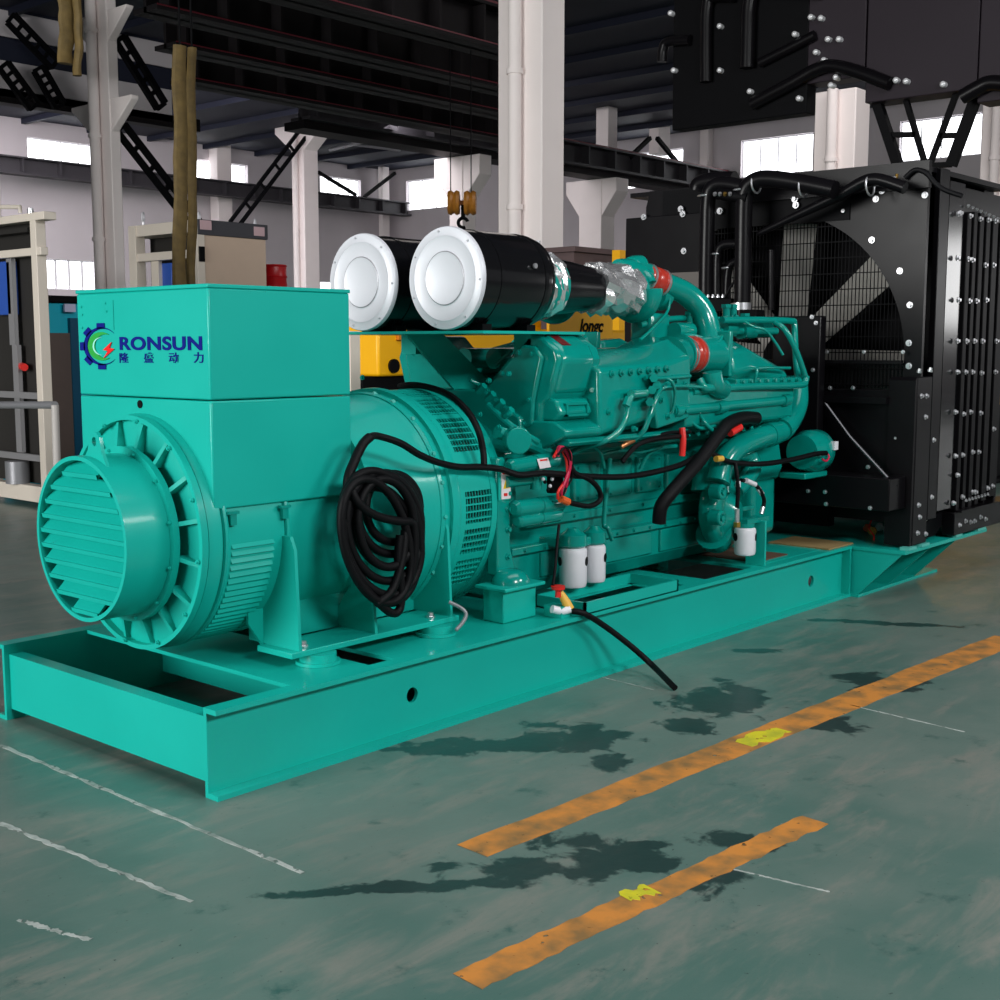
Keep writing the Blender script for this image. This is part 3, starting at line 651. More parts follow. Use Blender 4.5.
# flywheel housing
MB().lathe([(1.67, .25), (1.67, .50), (1.72, .50), (1.74, .44), (1.93, .38), (1.93, .2)], (0, YM, ZA), AX, 72).build('flywheel_housing', CAST, EN)
MB().prism([(1.67, .50), (1.80, .50), (1.76, .62), (1.755, .90), (1.72, 1.02), (1.67, 1.02)], 'y', .238, .30).build('housing_leg', CAST, EN, 0.008)
bolts(EN, [(1.74, .238, z) for z in (.86, .79, .70, .58)], (0, -1, 0), 0.017, 0.016, CAST)
for s in (0, 1):
    g = lambda pts: [(Mx(y, s), z) for y, z in pts]
    fx_ = .15 * s
    # rear end of each cylinder bank
    h = lambda pts: [(Mx(y + .13, s), z + .02) for y, z in pts]
    MB().prism(g([(.61, 1.295), (.33, 1.55), (.26, 1.55), (.17, 1.49), (.15, 1.44), (.20, 1.28), (.25, 1.24), (.255, 1.13), (.34, 1.085)]), 'x', 1.98 + fx_, 2.30 + fx_).build('bank_end_housing', CAST, EN, 0.018, seg=3)
    MB().prism(g([(.575, 1.295), (.345, 1.505), (.27, 1.50), (.225, 1.45), (.275, 1.26), (.285, 1.15), (.34, 1.12)]), 'x', 1.955 + fx_, 1.982 + fx_).build('end_cover', CAST, EN, 0.012, seg=3)
    MB().prism(g([(.26, 1.555), (.165, 1.50), (.135, 1.44), (.185, 1.29), (.27, 1.27)]), 'x', 2.0 + fx_, 2.235 + fx_).build('end_cap_block', CAST, EN, 0.022, seg=3)
    MB().prism(h([(.13, 1.26), (.05, 1.24), (.02, 1.18), (.06, 1.145), (.14, 1.145)]), 'x', 2.00, 2.235).build('end_pocket', CAST, EN, 0.012)
    MB().prism(h([(.30, 1.145), (.04, 1.145), (-.03, 1.11), (-.03, 1.085), (.10, 1.02), (.34, 1.02)]), 'x', 1.97, 2.24).build('end_ledge', CAST, EN, 0.008)
    bolts(EN, [(1.955 + fx_, Mx(y, s), z) for y, z in ((.55, 1.295), (.46, 1.375), (.36, 1.47), (.285, 1.465), (.30, 1.26), (.33, 1.15), (.44, 1.20))], (-1, 0, 0), 0.016, 0.012, CAST)
    MB().prism(g([(.50, 1.10), (.31, 1.03), (.31, 1.0), (.50, 1.06)]), 'x', 1.78, 4.05).build('head_ledge', CAST, EN, 0.006)
    bolts(EN, [(1.72, Mx(y, s), z) for y, z in ((.385, 1.20), (.33, 1.35), (.215, 1.38), (.21, 1.21), (.275, 1.15))], (-1, 0, 0), 0.013, 0.012, CAST)
    # rear intake plenum, widening into the crossover neck
    A = [(.46, 1.47), (.23, 1.455), (.12, 1.39), (.11, 1.10), (.18, 1.07), (.46, 1.09)]
    B = [(.44, 1.56), (.25, 1.54), (.13, 1.45), (.125, 1.30), (.18, 1.27), (.44, 1.28)]
    MB().loft([[(2.24, Mx(y, s), z) for y, z in A], [(2.75, Mx(y, s), z) for y, z in A[:1] + [(.24, 1.49), (.125, 1.41), (.115, 1.17), (.18, 1.12), (.46, 1.12)]], [(3.02, Mx(y, s), z) for y, z in B]]).build('intake_plenum', CAST, EN, 0.018, seg=3)
    MB().prism(g([(.40, 1.085), (.13, 1.085), (.11, 1.07), (.13, 1.052), (.40, 1.052)]), 'x', 2.02, 3.0).build('plenum_lip', CAST, EN, 0.005)
    MB().cyl((3.0, Mx(.25, s), 1.435), (3.14, Mx(.25, s), 1.455), .115, .085, 32).build('plenum_neck', CAST, EN)
    MB().ring((0, Mx(.25, s), 1.455), AX, 3.085, 3.10, .085, .105).build('hose_clamp', CAST, EN)
    cp = MB().lathe([(3.12, .086), (3.13, .092), (3.15, .094), (3.162, .089), (3.172, .095), (3.19, .096), (3.202, .090), (3.215, .095), (3.23, .093), (3.24, .086)], (0, Mx(.25, s), 1.455), AX, 36).build('red_coupling', REDS, EN)
    cp['label'] = 'red silicone coupling'
    for x in (3.135, 3.228): MB().ring((0, Mx(.25, s), 1.455), AX, x - .005, x + .005, .09, .0965).build('clamp_band', STEEL, cp)
    # crossover tee
    MB().cyl((3.22, Mx(.25, s), 1.455), (3.46, Mx(.25, s), 1.455), .085, .10, 32).build('tee_body', CAST, EN)
    # front plenum
    A = [(.48, 1.53), (.28, 1.525), (.16, 1.47), (.13, 1.36), (.18, 1.31), (.48, 1.31)]
    B = [(.48, 1.40), (.28, 1.40), (.19, 1.36), (.16, 1.30), (.2, 1.27), (.48, 1.27)]
    MB().loft([[(3.44, Mx(y, s), z) for y, z in A], [(3.62, Mx(y, s), z + .015) for y, z in A], [(4.10, Mx(y, s), z) for y, z in B]]).build('front_plenum', CAST, EN, 0.02, seg=3)
    MB().box(3.42, 3.455, min(Mx(.15, s), Mx(.45, s)), max(Mx(.15, s), Mx(.45, s)), 1.34, 1.58).build('plenum_rib', CAST, EN, 0.006)
    # cooler housing body below with bolted flange
    MB().prism(g([(.50, 1.31), (.14, 1.31), (.12, 1.26), (.13, 1.10), (.2, 1.06), (.5, 1.06)]), 'x', 2.98, 4.08).build('cooler_housing', CAST, EN, 0.012)
    MB().prism(g([(.30, 1.345), (.105, 1.325), (.105, 1.295), (.30, 1.30)]), 'x', 3.42, 4.10).build('cooler_flange', CAST, EN, 0.004)
    if s == 0:
        bolts(EN, [(3.47 + k * .085, .105, 1.312) for k in range(8)], (0, -1, 0.1), 0.016, 0.018, CAST)
        bolts(EN, [(2.33 + k * .075, .118, 1.372 + k * .003) for k in range(7)], (0, -1, 0.15), 0.018, 0.02, CAST)
        bolts(EN, [(2.25, .16, 1.30), (2.24, .185, 1.22), (2.235, .21, 1.14), (2.235, .33, 1.40)], (-1, -0.3, 0), 0.019, 0.022, CAST)
        bolts(EN, [(2.36, .11, 1.10), (2.50, .11, 1.11), (2.30, .112, 1.20)], (0, -1, 0), 0.016, 0.02, CAST)
    # rocker covers and exhaust along the valley
    for k in range(6):
        x = 2.3 + k * .3
        MB().prism(g([(.46, 1.38), (.42, 1.44), (.52, 1.49), (.60, 1.44), (.56, 1.36)]), 'x', x, x + .25).build('rocker_cover', CAST, EN, 0.01)
    MB().cyl((2.1, Mx(.64, s), 1.44), (4.0, Mx(.64, s), 1.44), .05, n=20).build('exhaust_manifold', CAST, EN)
rm = MB().prism([(.30, 1.556), (.26, 1.556), (.165, 1.504), (.170, 1.499), (.262, 1.549), (.30, 1.549)], 'x', 2.03, 2.09).build('maroon_nameplate', MAROON, EN); rm['label'] = 'dark red strip on the bank end housing'
# little ports on the pocket
MB().box(2.04, 2.20, .148, .175, 1.185, 1.195).box(2.04, 2.05, .148, .175, 1.185, 1.24).box(2.19, 2.20, .148, .175, 1.19, 1.24).box(2.04, 2.20, .155, .175, 1.235, 1.245).build('pocket_frame', CAST, EN)
# round cover below the rear housing
MB().cyl(at(519, 441, 'y', .20) + V((.03, .05, .0)), at(519, 441, 'y', .20), .060, n=28).build('rear_accessory_cover', CAST, EN, 0.006)
MB().tube([at(497, 432, 'y', .3), at(520, 440, 'y', .28), at(548, 452, 'y', .25)], .03).build('rear_pipe', CAST, EN)
MB().tube([at(488, 405, 'y', .42), at(510, 425, 'y', .30), at(538, 442, 'y', .24)], .016).build('breather_pipe', CAST, EN)
# filter shelf and its brace
MB().box(1.56, 2.26, .22, 1.27, 1.552, 1.564).build('filter_shelf', TEAL, EN)
MB().prism([(1.62, 1.552), (1.86, 1.552), (2.33, 1.22), (2.30, 1.19), (2.06, 1.19)], 'y', .735, .75).build('shelf_brace', TEAL, EN)
MB().box(2.0, 2.4, .62, .86, 1.05, 1.20).build('valley_bracket', TEAL, EN, 0.006)
for yy in (.36, 1.09): MB().box(1.98, 2.06, yy - .05, yy + .05, 1.46, 1.552).build('shelf_foot', TEAL, EN)
for a, b, r in (((495, 365), (512, 350), .008), ((503, 372), (520, 385), .006), ((545, 350), (585, 340), .03), ((470, 380), (500, 395), .01)):
    MB().tube([at(*a, 'y', .62), at(*b, 'y', .55)], r).build('valley_pipe', CAST, EN)
# crossover pipe from turbo
cw = [(618, 270, .46), (632, 271, .45), (662, 283, .42), (686, 294, .38), (702, 311, .33), (709, 334, .29), (711, 362, .25)]
MB().tube([at(a, b, 'y', c) for a, b, c in cw], [.055, .058, .060, .062, .064, .066, .072], 28, 10).build('crossover_pipe', CAST, EN)
p0 = at(645, 276.5, 'y', .44); p1 = at(663, 284.0, 'y', .42); dd = (p1 - p0).normalized(); ln = (p1 - p0).length
cp = MB().lathe([(0, .063), (.02, .070), (ln * .3, .071), (ln * .38, .067), (ln * .46, .071), (ln * .7, .071), (ln * .78, .067), (ln * .86, .071), (ln, .064)], p0, dd, 32).build('red_coupling', REDS, EN); cp['label'] = 'red silicone coupling'
for t in (.12, .86): MB().ring(p0, dd, ln * t - .006, ln * t + .006, .066, .074, 32).build('clamp_band', STEEL, cp)
MB().ring(at(710, 341, 'y', .28), (0, 0.1, 1), -.02, .02, .07, .088, 32).build('pipe_collar', CAST, EN)
# turbocharger
TZ = 1.775; TY = .47
MB().torus((3.0, TY, TZ), AX, .105, (.035, .062), 48, 14, 0.4, 0.4 + 1.9 * PI).build('turbo_volute', CAST, EN)
MB().lathe([(2.93, .07), (2.93, .11), (2.97, .12), (3.04, .09), (3.06, .06), (3.16, .055), (3.17, .085), (3.24, .09), (3.26, .05)], (0, TY, TZ), AX, 40).build('turbo_body', CAST, EN)
MB().tube([(3.04, TY - .01, TZ + .14), at(632, 268, 'y', .46), at(645, 275, 'y', .447)], [.05, .058, .064], 20).build('turbo_outlet', CAST, EN)
MB().torus((3.0, 2 * YM - TY, TZ), AX, .105, (.035, .062), 48, 14).build('turbo_volute', CAST, EN)
MB().box(3.06, 3.24, .40, .54, 1.45, 1.67).build('turbo_pedestal', CAST, EN, 0.02)
MB().box(2.55, 4.0, .50, .98, 1.30, 1.42).build('valley_cover', CAST, EN, 0.02)
# pipes along the near side
def pipe(pts, r, mat=CAST, name='pipe', n=12, sub=7, parent=None, smooth=True):
    return MB().tube([at(a, b, 'y', c) for a, b, c in pts], r, n, sub, smooth).build(name, mat, parent or EN)
pipe([(672, 411, .12), (725, 406, .12), (786, 400, .12)], .026, name='water_rail')
MB().cyl(at(716, 408, 'y', .12), at(724, 406.5, 'y', .12), .034, n=16).build('rail_collar', CAST, EN)
for px, py in ((676, 411), (785, 400)): MB().cyl(at(px - 3, py + .3, 'y', .12), at(px + 3, py - .3, 'y', .12), .033, n=16).build('rail_collar', CAST, EN)
pipe([(692, 392, .13), (720, 388, .115), (760, 386, .10), (800, 385, .09), (805, 381, .09), (806, 376, .09)], .020, name='fuel_rail')
pipe([(806, 378, .09), (796, 350, .10), (785, 330, .14), (775, 322, .2)], .016, name='fuel_pipe')
pipe([(722, 320, .3), (760, 320, .27), (790, 321, .25), (794, 324, .25), (795, 345, .22), (797, 370, .16), (800, 386, .1)], .020, name='vent_pipe')
pipe([(640, 325, .45), (662, 320, .42), (690, 318, .4), (722, 320, .34)], .017, name='vent_pipe')
pipe([(670, 332, .4), (700, 332, .38), (735, 331, .36), (776, 331, .3)], .022, name='valley_pipe')
for x0, x1, y in ((740, 752, 331), (758, 768, 330), (674, 690, 331), (722, 732, 328)):
    a = at(x0, y, 'y', .36); b = at(x1, y, 'y', .36); MB().cyl(a, b, .045, n=16).build('pipe_fitting', CAST, EN)
for x, y, h in ((726, 318, 10), (733, 322, 14), (745, 325, 8), (690, 325, 10)):
    a = at(x, y + h, 'y', .38); b = at(x, y - h, 'y', .38); MB().cyl(a, b, .022, n=12).cyl(b, b + V((0, 0, .02)), .03, n=6).build('injector_fitting', CAST, EN)
pipe([(658, 395, .12), (664, 388, .09), (678, 386, .08), (700, 387, .09), (716, 390, .1), (740, 388, .1), (752, 386, .1)], .008, name='thin_pipe')
pipe([(755, 382, .1), (757, 372, .09), (760, 368, .1), (790, 368, .11)], .008, name='thin_pipe')
pipe([(670, 290, .4), (668, 310, .38), (655, 326, .35), (640, 340, .32)], .008, name='thin_pipe')
pipe([(672, 340, .3), (690, 335, .3), (716, 342, .2), (722, 336, .2)], .010, name='thin_pipe')
pipe([(735, 315, .3), (752, 326, .25), (765, 330, .2), (775, 342, .18), (783, 355, .15)], .008, name='thin_pipe')
pipe([(664, 378, .1), (672, 382, .07), (675, 395, .08), (672, 412, .1), (666, 420, .12)], .008, name='thin_pipe')
pipe([(645, 378, .1), (664, 378, .09), (690, 376, .1)], .009, name='thin_pipe')
pipe([(640, 394, .09), (632, 396, .07), (629, 404, .07), (626, 418, .07), (618, 432, .08), (602, 442, .12), (585, 447, .2), (572, 453, .25)], .014, name='fuel_line')
MB().cyl(at(631, 394, 'y', .07), at(645, 393, 'y', .09), .021, n=14).build('union_fitting', CAST, EN)
MB().cyl(at(629, 398, 'y', .07), at(626, 406, 'y', .07), .02, n=6).build('union_fitting', CAST, EN)
pipe([(660, 388, .1), (656, 398, .08), (650, 415, .08), (644, 430, .1), (634, 440, .14)], .013, name='fuel_line')
for px, py in ((657, 385), (652, 390), (650, 402), (654, 378)): MB().cyl(at(px, py, 'y', .11), at(px, py, 'y', .06), .022, n=6).build('injector_fitting', CAST, EN)
cu = pipe([(634, 440, .14), (626, 444, .14), (621, 447, .15)], .012, mat=M('copper', (0.6, 0.25, 0.10), 0.35, metal=0.7), name='copper_elbow')
pipe([(610, 458, .30), (604, 520, .32), (608, 528, .30), (612, 540, .3)], .012, name='drain_line')
for k, pts in enumerate(([(600, 455, .30), (622, 450, .26), (640, 452, .24), (662, 446, .22)], [(640, 470, .31), (648, 455, .28), (660, 448, .24), (676, 446, .22)], [(585, 440, .2), (600, 452, .28), (604, 468, .31)], [(700, 415, .13), (706, 424, .10), (712, 430, .09)], [(690, 420, .14), (700, 428, .12), (715, 426, .11)])):
    pipe(pts, .009 + .002 * (k % 2), name='thin_pipe')
for px in (530, 545): MB().cyl(at(px, 446, 'y', .30), at(px, 438, 'y', .26), .02, n=6).build('union_fitting', CAST, EN)
for k in range(4):
    q = at(478 + k * 9, 392 + k * 8, 'y', .5 - k * .06); MB().cyl(q, q + V((0, -.04, .03)), .018, n=6).build('union_fitting', CAST, EN)
# cover plates / brackets on cooler housing
MB().prism([(2.70, 1.10), (2.98, 1.14), (2.98, 1.36), (2.84, 1.36), (2.66, 1.26)], 'y', .108, .16).build('cooler_end_plate', CAST, EN, 0.01)
bolts(EN, [(2.72, .108, 1.24), (2.78, .108, 1.16), (2.93, .108, 1.18), (2.93, .108, 1.31), (2.84, .108, 1.33)], (0, -1, 0), 0.018, 0.02, CAST)
MB().tube([at(712, 372, 'y', .10), at(714, 384, 'y', .10), at(722, 390, 'y', .12)], [.05, .055, .05], 18).build('cooler_elbow', CAST, EN)
pipe([(700, 380, .12), (706, 388, .09), (726, 384, .09)], .022, name='cooler_nozzle')
bolts(EN, [(2.6 + k * .09, .16, 1.055) for k in range(14)], (0, -.6, -1), 0.014, 0.016, CAST)
# thermostat pipe, water pump
wp = [(718, 482, .16), (724, 462, .16), (738, 447, .15), (758, 438, .15), (778, 432, .16), (790, 420, .18), (797, 402, .2), (797, 380, .24)]
MB().tube([at(a, b, 'y', c) for a, b, c in wp], [.066, .062, .06, .06, .062, .064, .064, .06], 24, 9).build('water_pipe', CAST, EN)
for a, b in (((767, 435.5), (773, 433.5)), ((781, 430), (785, 426))): MB().cyl(at(*a, 'y', .155), at(*b, 'y', .16), .068, n=24).build('pipe_joint', CAST, EN)
pipe([(735, 492, .2), (752, 470, .22), (748, 455, .25), (736, 452, .26)], .05, name='bypass_pipe', n=18)
MB().torus((3.52, .26, .60), (0.25, -1, 0), .13, (.06, .10), 48, 16, -1.2, 1.7 * PI).build('pump_volute', CAST, EN)
MB().lathe([(0, .16), (.05, .15), (.09, .09), (.12, .06)], (3.52, .26, .60), (0.25, -1, 0), 32).build('pump_cover', CAST, EN)
for a in ((722, 492), (721, 518)):
    q = at(*a, 'y', .12); MB().cyl(q + V((0, .06, 0)), q, .042, n=22).torus(q, (0, 1, 0), .03, .012, 22, 8).cyl(q, q + V((0, -.015, 0)), .016, n=6).build('pump_port', CAST, EN)
MB().tube([(3.42, .25, .72), (3.46, .26, .86), (3.62, .28, .92)], [.11, .09, .08], 22).build('pump_outlet', CAST, EN)
MB().box(3.3, 3.75, .17, .20, .60, .625).build('pump_flange', CAST, EN, 0.004)
MB().box(3.98, 4.26, YM - .42, YM + .42, .40, 1.16).build('gear_cover', CAST, EN, 0.04, seg=3)
MB().prism([(.30, .72), (.27, .80), (.30, .96), (.36, 1.0), (.5, 1.0), (.5, .72)], 'x', 3.80, 4.25).build('front_drive_case', CAST, EN, 0.02)
MB().cyl((4.28, YM, .75), (4.42, YM, .75), .22, n=40).build('crank_pulley', MATT, EN)
# battery-charging generator
gq = at(811, 451, 'y', .17)
MB().lathe([(-.12, .07), (-.115, .10), (-.04, .125), (.06, .125), (.10, .10), (.11, .05)], gq, AX, 32).build('charging_generator', CAST, EN)
MB().box(gq.x - .16, gq.x + .12, gq.y - .05, gq.y + .12, gq.z - .155, gq.z - .12).build('generator_bracket', CAST, EN, 0.008)
MB().cyl(gq + V((.10, 0, 0)), gq + V((.13, 0, 0)), .06, n=24).build('generator_pulley', GREYM, EN)
MB().box(gq.x + .03, gq.x + .075, gq.y - .135, gq.y - .11, gq.z + .01, gq.z + .06).build('white_tag', WHITE, EN)
pipe([(822, 459, .04), (826, 461, .03), (829, 457, .03), (827, 453, .04)], .006, mat=REDW, name='red_lead')
# starters
for a, b, r in (((508, 467), (557, 459), .036), ((513, 509), (561, 503), .040), ((516, 521), (559, 514), .034)):
    A = at(*a, 'y', .21); B = at(*b, 'y', .21); d = (B - A); l = d.length
    MB().lathe([(0, r * .6), (.015, r * .95), (l * .45, r), (l * .46, r * .86), (l * .52, r * .86), (l * .53, r), (l * .95, r), (l, r * .8), (l + .01, r * .3)], A, d, 32).build('starter_motor', CAST, EN)
MB().cyl(at(505, 482, 'y', .23), at(532, 479, 'y', .23), .026, n=20).build('solenoid', CAST, EN)
MB().cyl(at(536, 476, 'y', .21), at(536, 489, 'y', .21), .026, n=20).build('solenoid', CAST, EN)
q0 = at(538, 456, 'y', .213); q1 = at(549, 469, 'y', .213)
MB().add([at(537, 459, 'y', .172), at(548, 457.5, 'y', .172), at(551, 467, 'y', .172), at(540, 469, 'y', .172), at(537, 459, 'y', .182), at(548, 457.5, 'y', .182), at(551, 467, 'y', .182), at(540, 469, 'y', .182)],
         [(0, 1, 2, 3), (7, 6, 5, 4), (0, 4, 5, 1), (1, 5, 6, 2), (2, 6, 7, 3), (3, 7, 4, 0)]).build('starter_label', M('label_white', (.8, .8, .8), .5), EN)
MB().add([at(540, 459.7, 'y', .1705), at(547, 458.8, 'y', .1705), at(547.5, 460.3, 'y', .1705), at(540.5, 461.2, 'y', .1705), at(540, 459.7, 'y', .176), at(547, 458.8, 'y', .176), at(547.5, 460.3, 'y', .176), at(540.5, 461.2, 'y', .176)],
         [(0, 1, 2, 3), (7, 6, 5, 4), (0, 4, 5, 1), (1, 5, 6, 2), (2, 6, 7, 3), (3, 7, 4, 0)]).build('red_print', REDP, EN)
for k, (px, py) in enumerate(((547, 475), (552, 479), (545, 482), (550, 486), (548, 490), (543, 479))):
    MB().ball(at(px, py, 'y', .165), .009, 10, 6).build('terminal_cap', WHITE if k % 2 else MATT, EN)
MB().box(at(543, 480, 'y', .23).x, at(554, 480, 'y', .23).x, .175, .21, at(548, 492, 'y', .23).z, at(548, 471, 'y', .23).z).build('terminal_block', MATT, EN, 0.004)
# spin-on filters
def spin_on(x, y, z0, z1, r, lab, head=True):
    f = MB().lathe([(0, r * .7), (.006, r * .92), (.02, r), (z1 - z0 - .03, r), (z1 - z0 - .02, r * 1.0), (z1 - z0 - .008, r * .96), (z1 - z0, r * .8)], (x, y, z0), (0, 0, 1), 36).build('spin_on_filter', WHITE, EN); f['label'] = lab
    for a in ((math.radians(148),), (math.radians(294),)):
        c = V((x + r * math.cos(a[0]), y + r * math.sin(a[0]), z0 + (z1 - z0) * .66))
        d = V((math.cos(a[0]), math.sin(a[0]), 0)); MB().cyl(c - d * .002, c + d * .0015, .022, n=20).build('filter_emblem', MATT, f)
    if head: MB().lathe([(0, r * .85), (.01, r * 1.02), (.06, r * .95), (.075, r * .6), (.09, r * .4)], (x, y, z1), (0, 0, 1), 28).build('filter_head', CAST, EN)
f1 = at(573, 566, 'y', .26); f2 = at(594, 562, 'y', .26)
spin_on(f1.x, .26, at(573, 587, 'y', .26).z, at(573, 547, 'y', .26).z, .066, 'white spin-on filter, left of the pair')
spin_on(f2.x, .26, at(594, 582, 'y', .26).z, at(594, 544, 'y', .26).z, .056, 'white spin-on filter, right of the pair')
MB().box(f1.x - .05, f2.x + .05, .24, .45, .555, .60).build('filter_manifold', CAST, EN, 0.01)
f3 = at(745, 540, 'y', .09)
spin_on(f3.x, .09, at(745, 555, 'y', .09).z, at(745, 527, 'y', .09).z, .058, 'white spin-on filter on the bracket post', False)
MB().cyl((f3.x, .09, at(745, 527, 'y', .09).z), (f3.x, .09, at(745, 523, 'y', .09).z), .05, n=24).box(f3.x - .03, f3.x + .20, .06, .14, at(745, 523, 'y', .09).z - .004, at(745, 519, 'y', .09).z).build('filter_bracket', CAST, EN)
MB().cyl(at(737, 527, 'y', .05), at(737, 522, 'y', .05), .02, n=6).build('brass_union', BRASS, EN)
for a, b in (((737, 522), (737, 509)), ((761, 514), (763, 507))): MB().cyl(at(*a, 'y', .05), at(*b, 'y', .05), .013, n=12).build('hose_ferrule', STEEL, EN)

# ------------------------------------------------------------------ air cleaners
def cleaner(y, label, name_extra=None):
    T = thing('air_cleaner', label, 'air filter', (1.85, y, 1.564), 'round air cleaners on the shelf')
    z = 1.79
    MB().lathe([(1.605, .17), (1.605, .214), (2.06, .214), (2.10, .205), (2.135, .17), (2.145, .10)], (0, y, z), AX, 80).build('canister', CANB, T)
    cap = MB().lathe([(1.590, .0), (1.590, .10), (1.586, .112), (1.592, .120), (1.592, .172), (1.588, .182), (1.592, .19), (1.592, .218), (1.600, .222), (1.612, .222), (1.612, .10)], (0, y, z), AX, 80).build('end_cap', CAPW, T)
    for k in range(7):
        a = 2 * PI * k / 7 + .5; MB().bolt((1.592, y + .204 * math.cos(a), z + .204 * math.sin(a)), (-1, 0, 0), .006, .006).build('cap_screw', STEEL, cap)
    MB().torus((1.5895, y, z), AX, .113, .0035, 60, 8).build('pressed_ring', GREYM, cap)
    for xx in (1.70, 2.0): MB().box(xx, xx + .06, y - .12, y + .12, 1.564, 1.595).build('saddle', MATT, T)
    for k in range(2):
        MB().ring((0, y, z), AX, 1.72 + k * .30, 1.74 + k * .30, .213, .2165, 80).build('clamp_strap', CANB, T)
    MB().cyl((1.94, y - .213, z + .06), (1.94, y - .222, z + .06), .012, n=12).build('strap_stud', STEEL, T)
    MB().cyl((2.10, y - .175, z + .03), (2.10, y - .195, z + .03), .012, n=12).build('strap_stud', STEEL, T)
    return T
cleaner(.47, 'black air cleaner with silver end cap, nearer of the two on the shelf')
cleaner(2 * YM - .47, 'black air cleaner with silver end cap, partly hidden behind the nearer one')
for y, lab in ((TY, 'foil-wrapped black air duct joining the nearer air cleaner to the turbocharger'), (2 * YM - TY, 'foil-wrapped air duct behind the nearer duct, joining the far air cleaner')):
    T = thing('air_duct', lab, 'air duct', (2.5, y, 1.7))
    def crumple(x0, x1, r0, r1):
        n = 26; mb = MB(); secs = []
        for i in range(8):
            x = x0 + (x1 - x0) * i / 7; r = r0 + (r1 - r0) * i / 7 + (.012 if i in (1, 5) else 0)
            secs.append([(x + random.uniform(-.009, .009), y + (r + dr) * math.cos(2 * PI * k / n + .1 * i), 1.78 + (r + dr) * math.sin(2 * PI * k / n + .1 * i)) for k in range(n) for dr in (random.uniform(-.012, .014),)])
        return MB().loft(secs)
    crumple(2.14, 2.30, .150, .140).build('foil_wrap', FOIL, T, angle=12)
    crumple(2.62, 2.93, .118, .130).build('foil_wrap', FOIL, T, angle=12)
    MB().lathe([(2.14, .148), (2.30, .136)], (0, y, 1.78), AX, 40).build('inner_sleeve', CAST, T)
    MB().lathe([(2.28, .10), (2.29, .135), (2.42, .125), (2.58, .108), (2.64, .105), (2.66, .08)], (0, y, 1.78), AX, 48).build('rubber_hose', CANB, T)
    MB().cyl((2.20, y - .01, 1.92), (2.20, y - .01, 1.965), .026, n=16).cyl((2.20, y - .01, 1.965), (2.20, y - .01, 1.985), .018, n=12).build('vacuum_gauge', STEEL, T)

# ------------------------------------------------------------------ cables and hoses
def cable(name, pts, r, label, cat='cable', mat=RUBBER, group=None, smooth=True, n=10, sub=7):
    return tag(MB().tube([at(a, b, 'y', c) for a, b, c in pts], r, n, sub, smooth).build(name, mat), label, cat, group)
CT = thing('coiled_cable', 'thick black cable hanging in a coil on the side of the alternator', 'cable', (1.0, .2, .38))
def loop(pts, r=.017, y0=.20, name='cable_loop'):
    P = []
    for i, p in enumerate(pts): P.append(at(p[0], p[1], 'y', p[2] if len(p) > 2 else y0))
    return MB().tube(P, r, 12, 8).build(name, RUBBER, CT)
def oval(cx, cy, rx, ry, y, lean=0.0, a0=0, a1=360, n=16, r=.017):
    return loop([(cx + rx * math.cos(math.radians(a0 + (a1 - a0) * i / n)) + lean * math.sin(math.radians(a0 + (a1 - a0) * i / n)) * ry / 40, cy + ry * math.sin(math.radians(a0 + (a1 - a0) * i / n)), y) for i in range(n + 1)], r)
oval(384, 527, 37, 54, .165, 3); oval(387, 520, 34, 47, .18, 3); oval(381, 533, 39, 62, .16, 6); oval(389, 514, 31, 40, .195, 2)
oval(376, 541, 33, 62, .145, 7); oval(393, 508, 27, 34, .205, 0); oval(386, 523, 28, 44, .15, 2); oval(382, 545, 35, 58, .175, 5)
loop([(352, 490, .15), (356, 500, .14), (366, 510, .135), (380, 517, .135), (398, 521, .135), (410, 522, .14), (414, 528, .14), (415, 548, .14), (412, 572, .145), (405, 590, .15), (396, 604, .15)])
loop([(343, 520, .15), (345, 550, .15), (358, 580, .15), (378, 602, .15), (392, 613, .15), (400, 608, .15), (401, 585, .15), (398, 560, .15), (400, 535, .15)])
loop([(405, 530, .15), (402, 560, .14), (392, 590, .14), (376, 604, .145)])
loop([(349, 505, .18), (348, 480, .19), (355, 460, .2), (363, 444, .2), (370, 437, .2)], .019)
cable('black_cable', [(370, 437, .2), (378, 436, .21), (400, 443, .2), (420, 455, .2), (440, 463, .21), (460, 467, .215), (480, 467, .215), (500, 469, .2), (520, 475, .17), (545, 473, .15), (580, 476, .14), (620, 477, .13), (650, 473, .12), (680, 465, .10), (700, 455, .10), (712, 454, .10), (730, 462, .10), (760, 464, .08), (790, 460, .06), (815, 454, .03), (826, 453, .03)], .0145, 'long black cable strung along the engine from the coil to the charging generator')
cable('black_cable', [(484, 465, .21), (483, 450, .225), (478, 430, .24), (468, 412, .30), (452, 397, .40), (435, 389, .55), (415, 385, .72), (400, 386, .9)], .0145, 'black cable looped over the perforated drum of the alternator')
cable('black_cable', [(551, 461, .2), (560, 450, .16), (568, 458, .14), (574, 472, .13), (590, 480, .12), (599, 490, .12), (600, 500, .12), (590, 506, .12), (575, 504, .13), (566, 501, .14)], .012, 'thin black cable looping below the main cable near the starter motors')
WB = [(556, 456), (560, 448), (566, 452), (569, 463), (567, 478), (562, 490), (560, 499)]
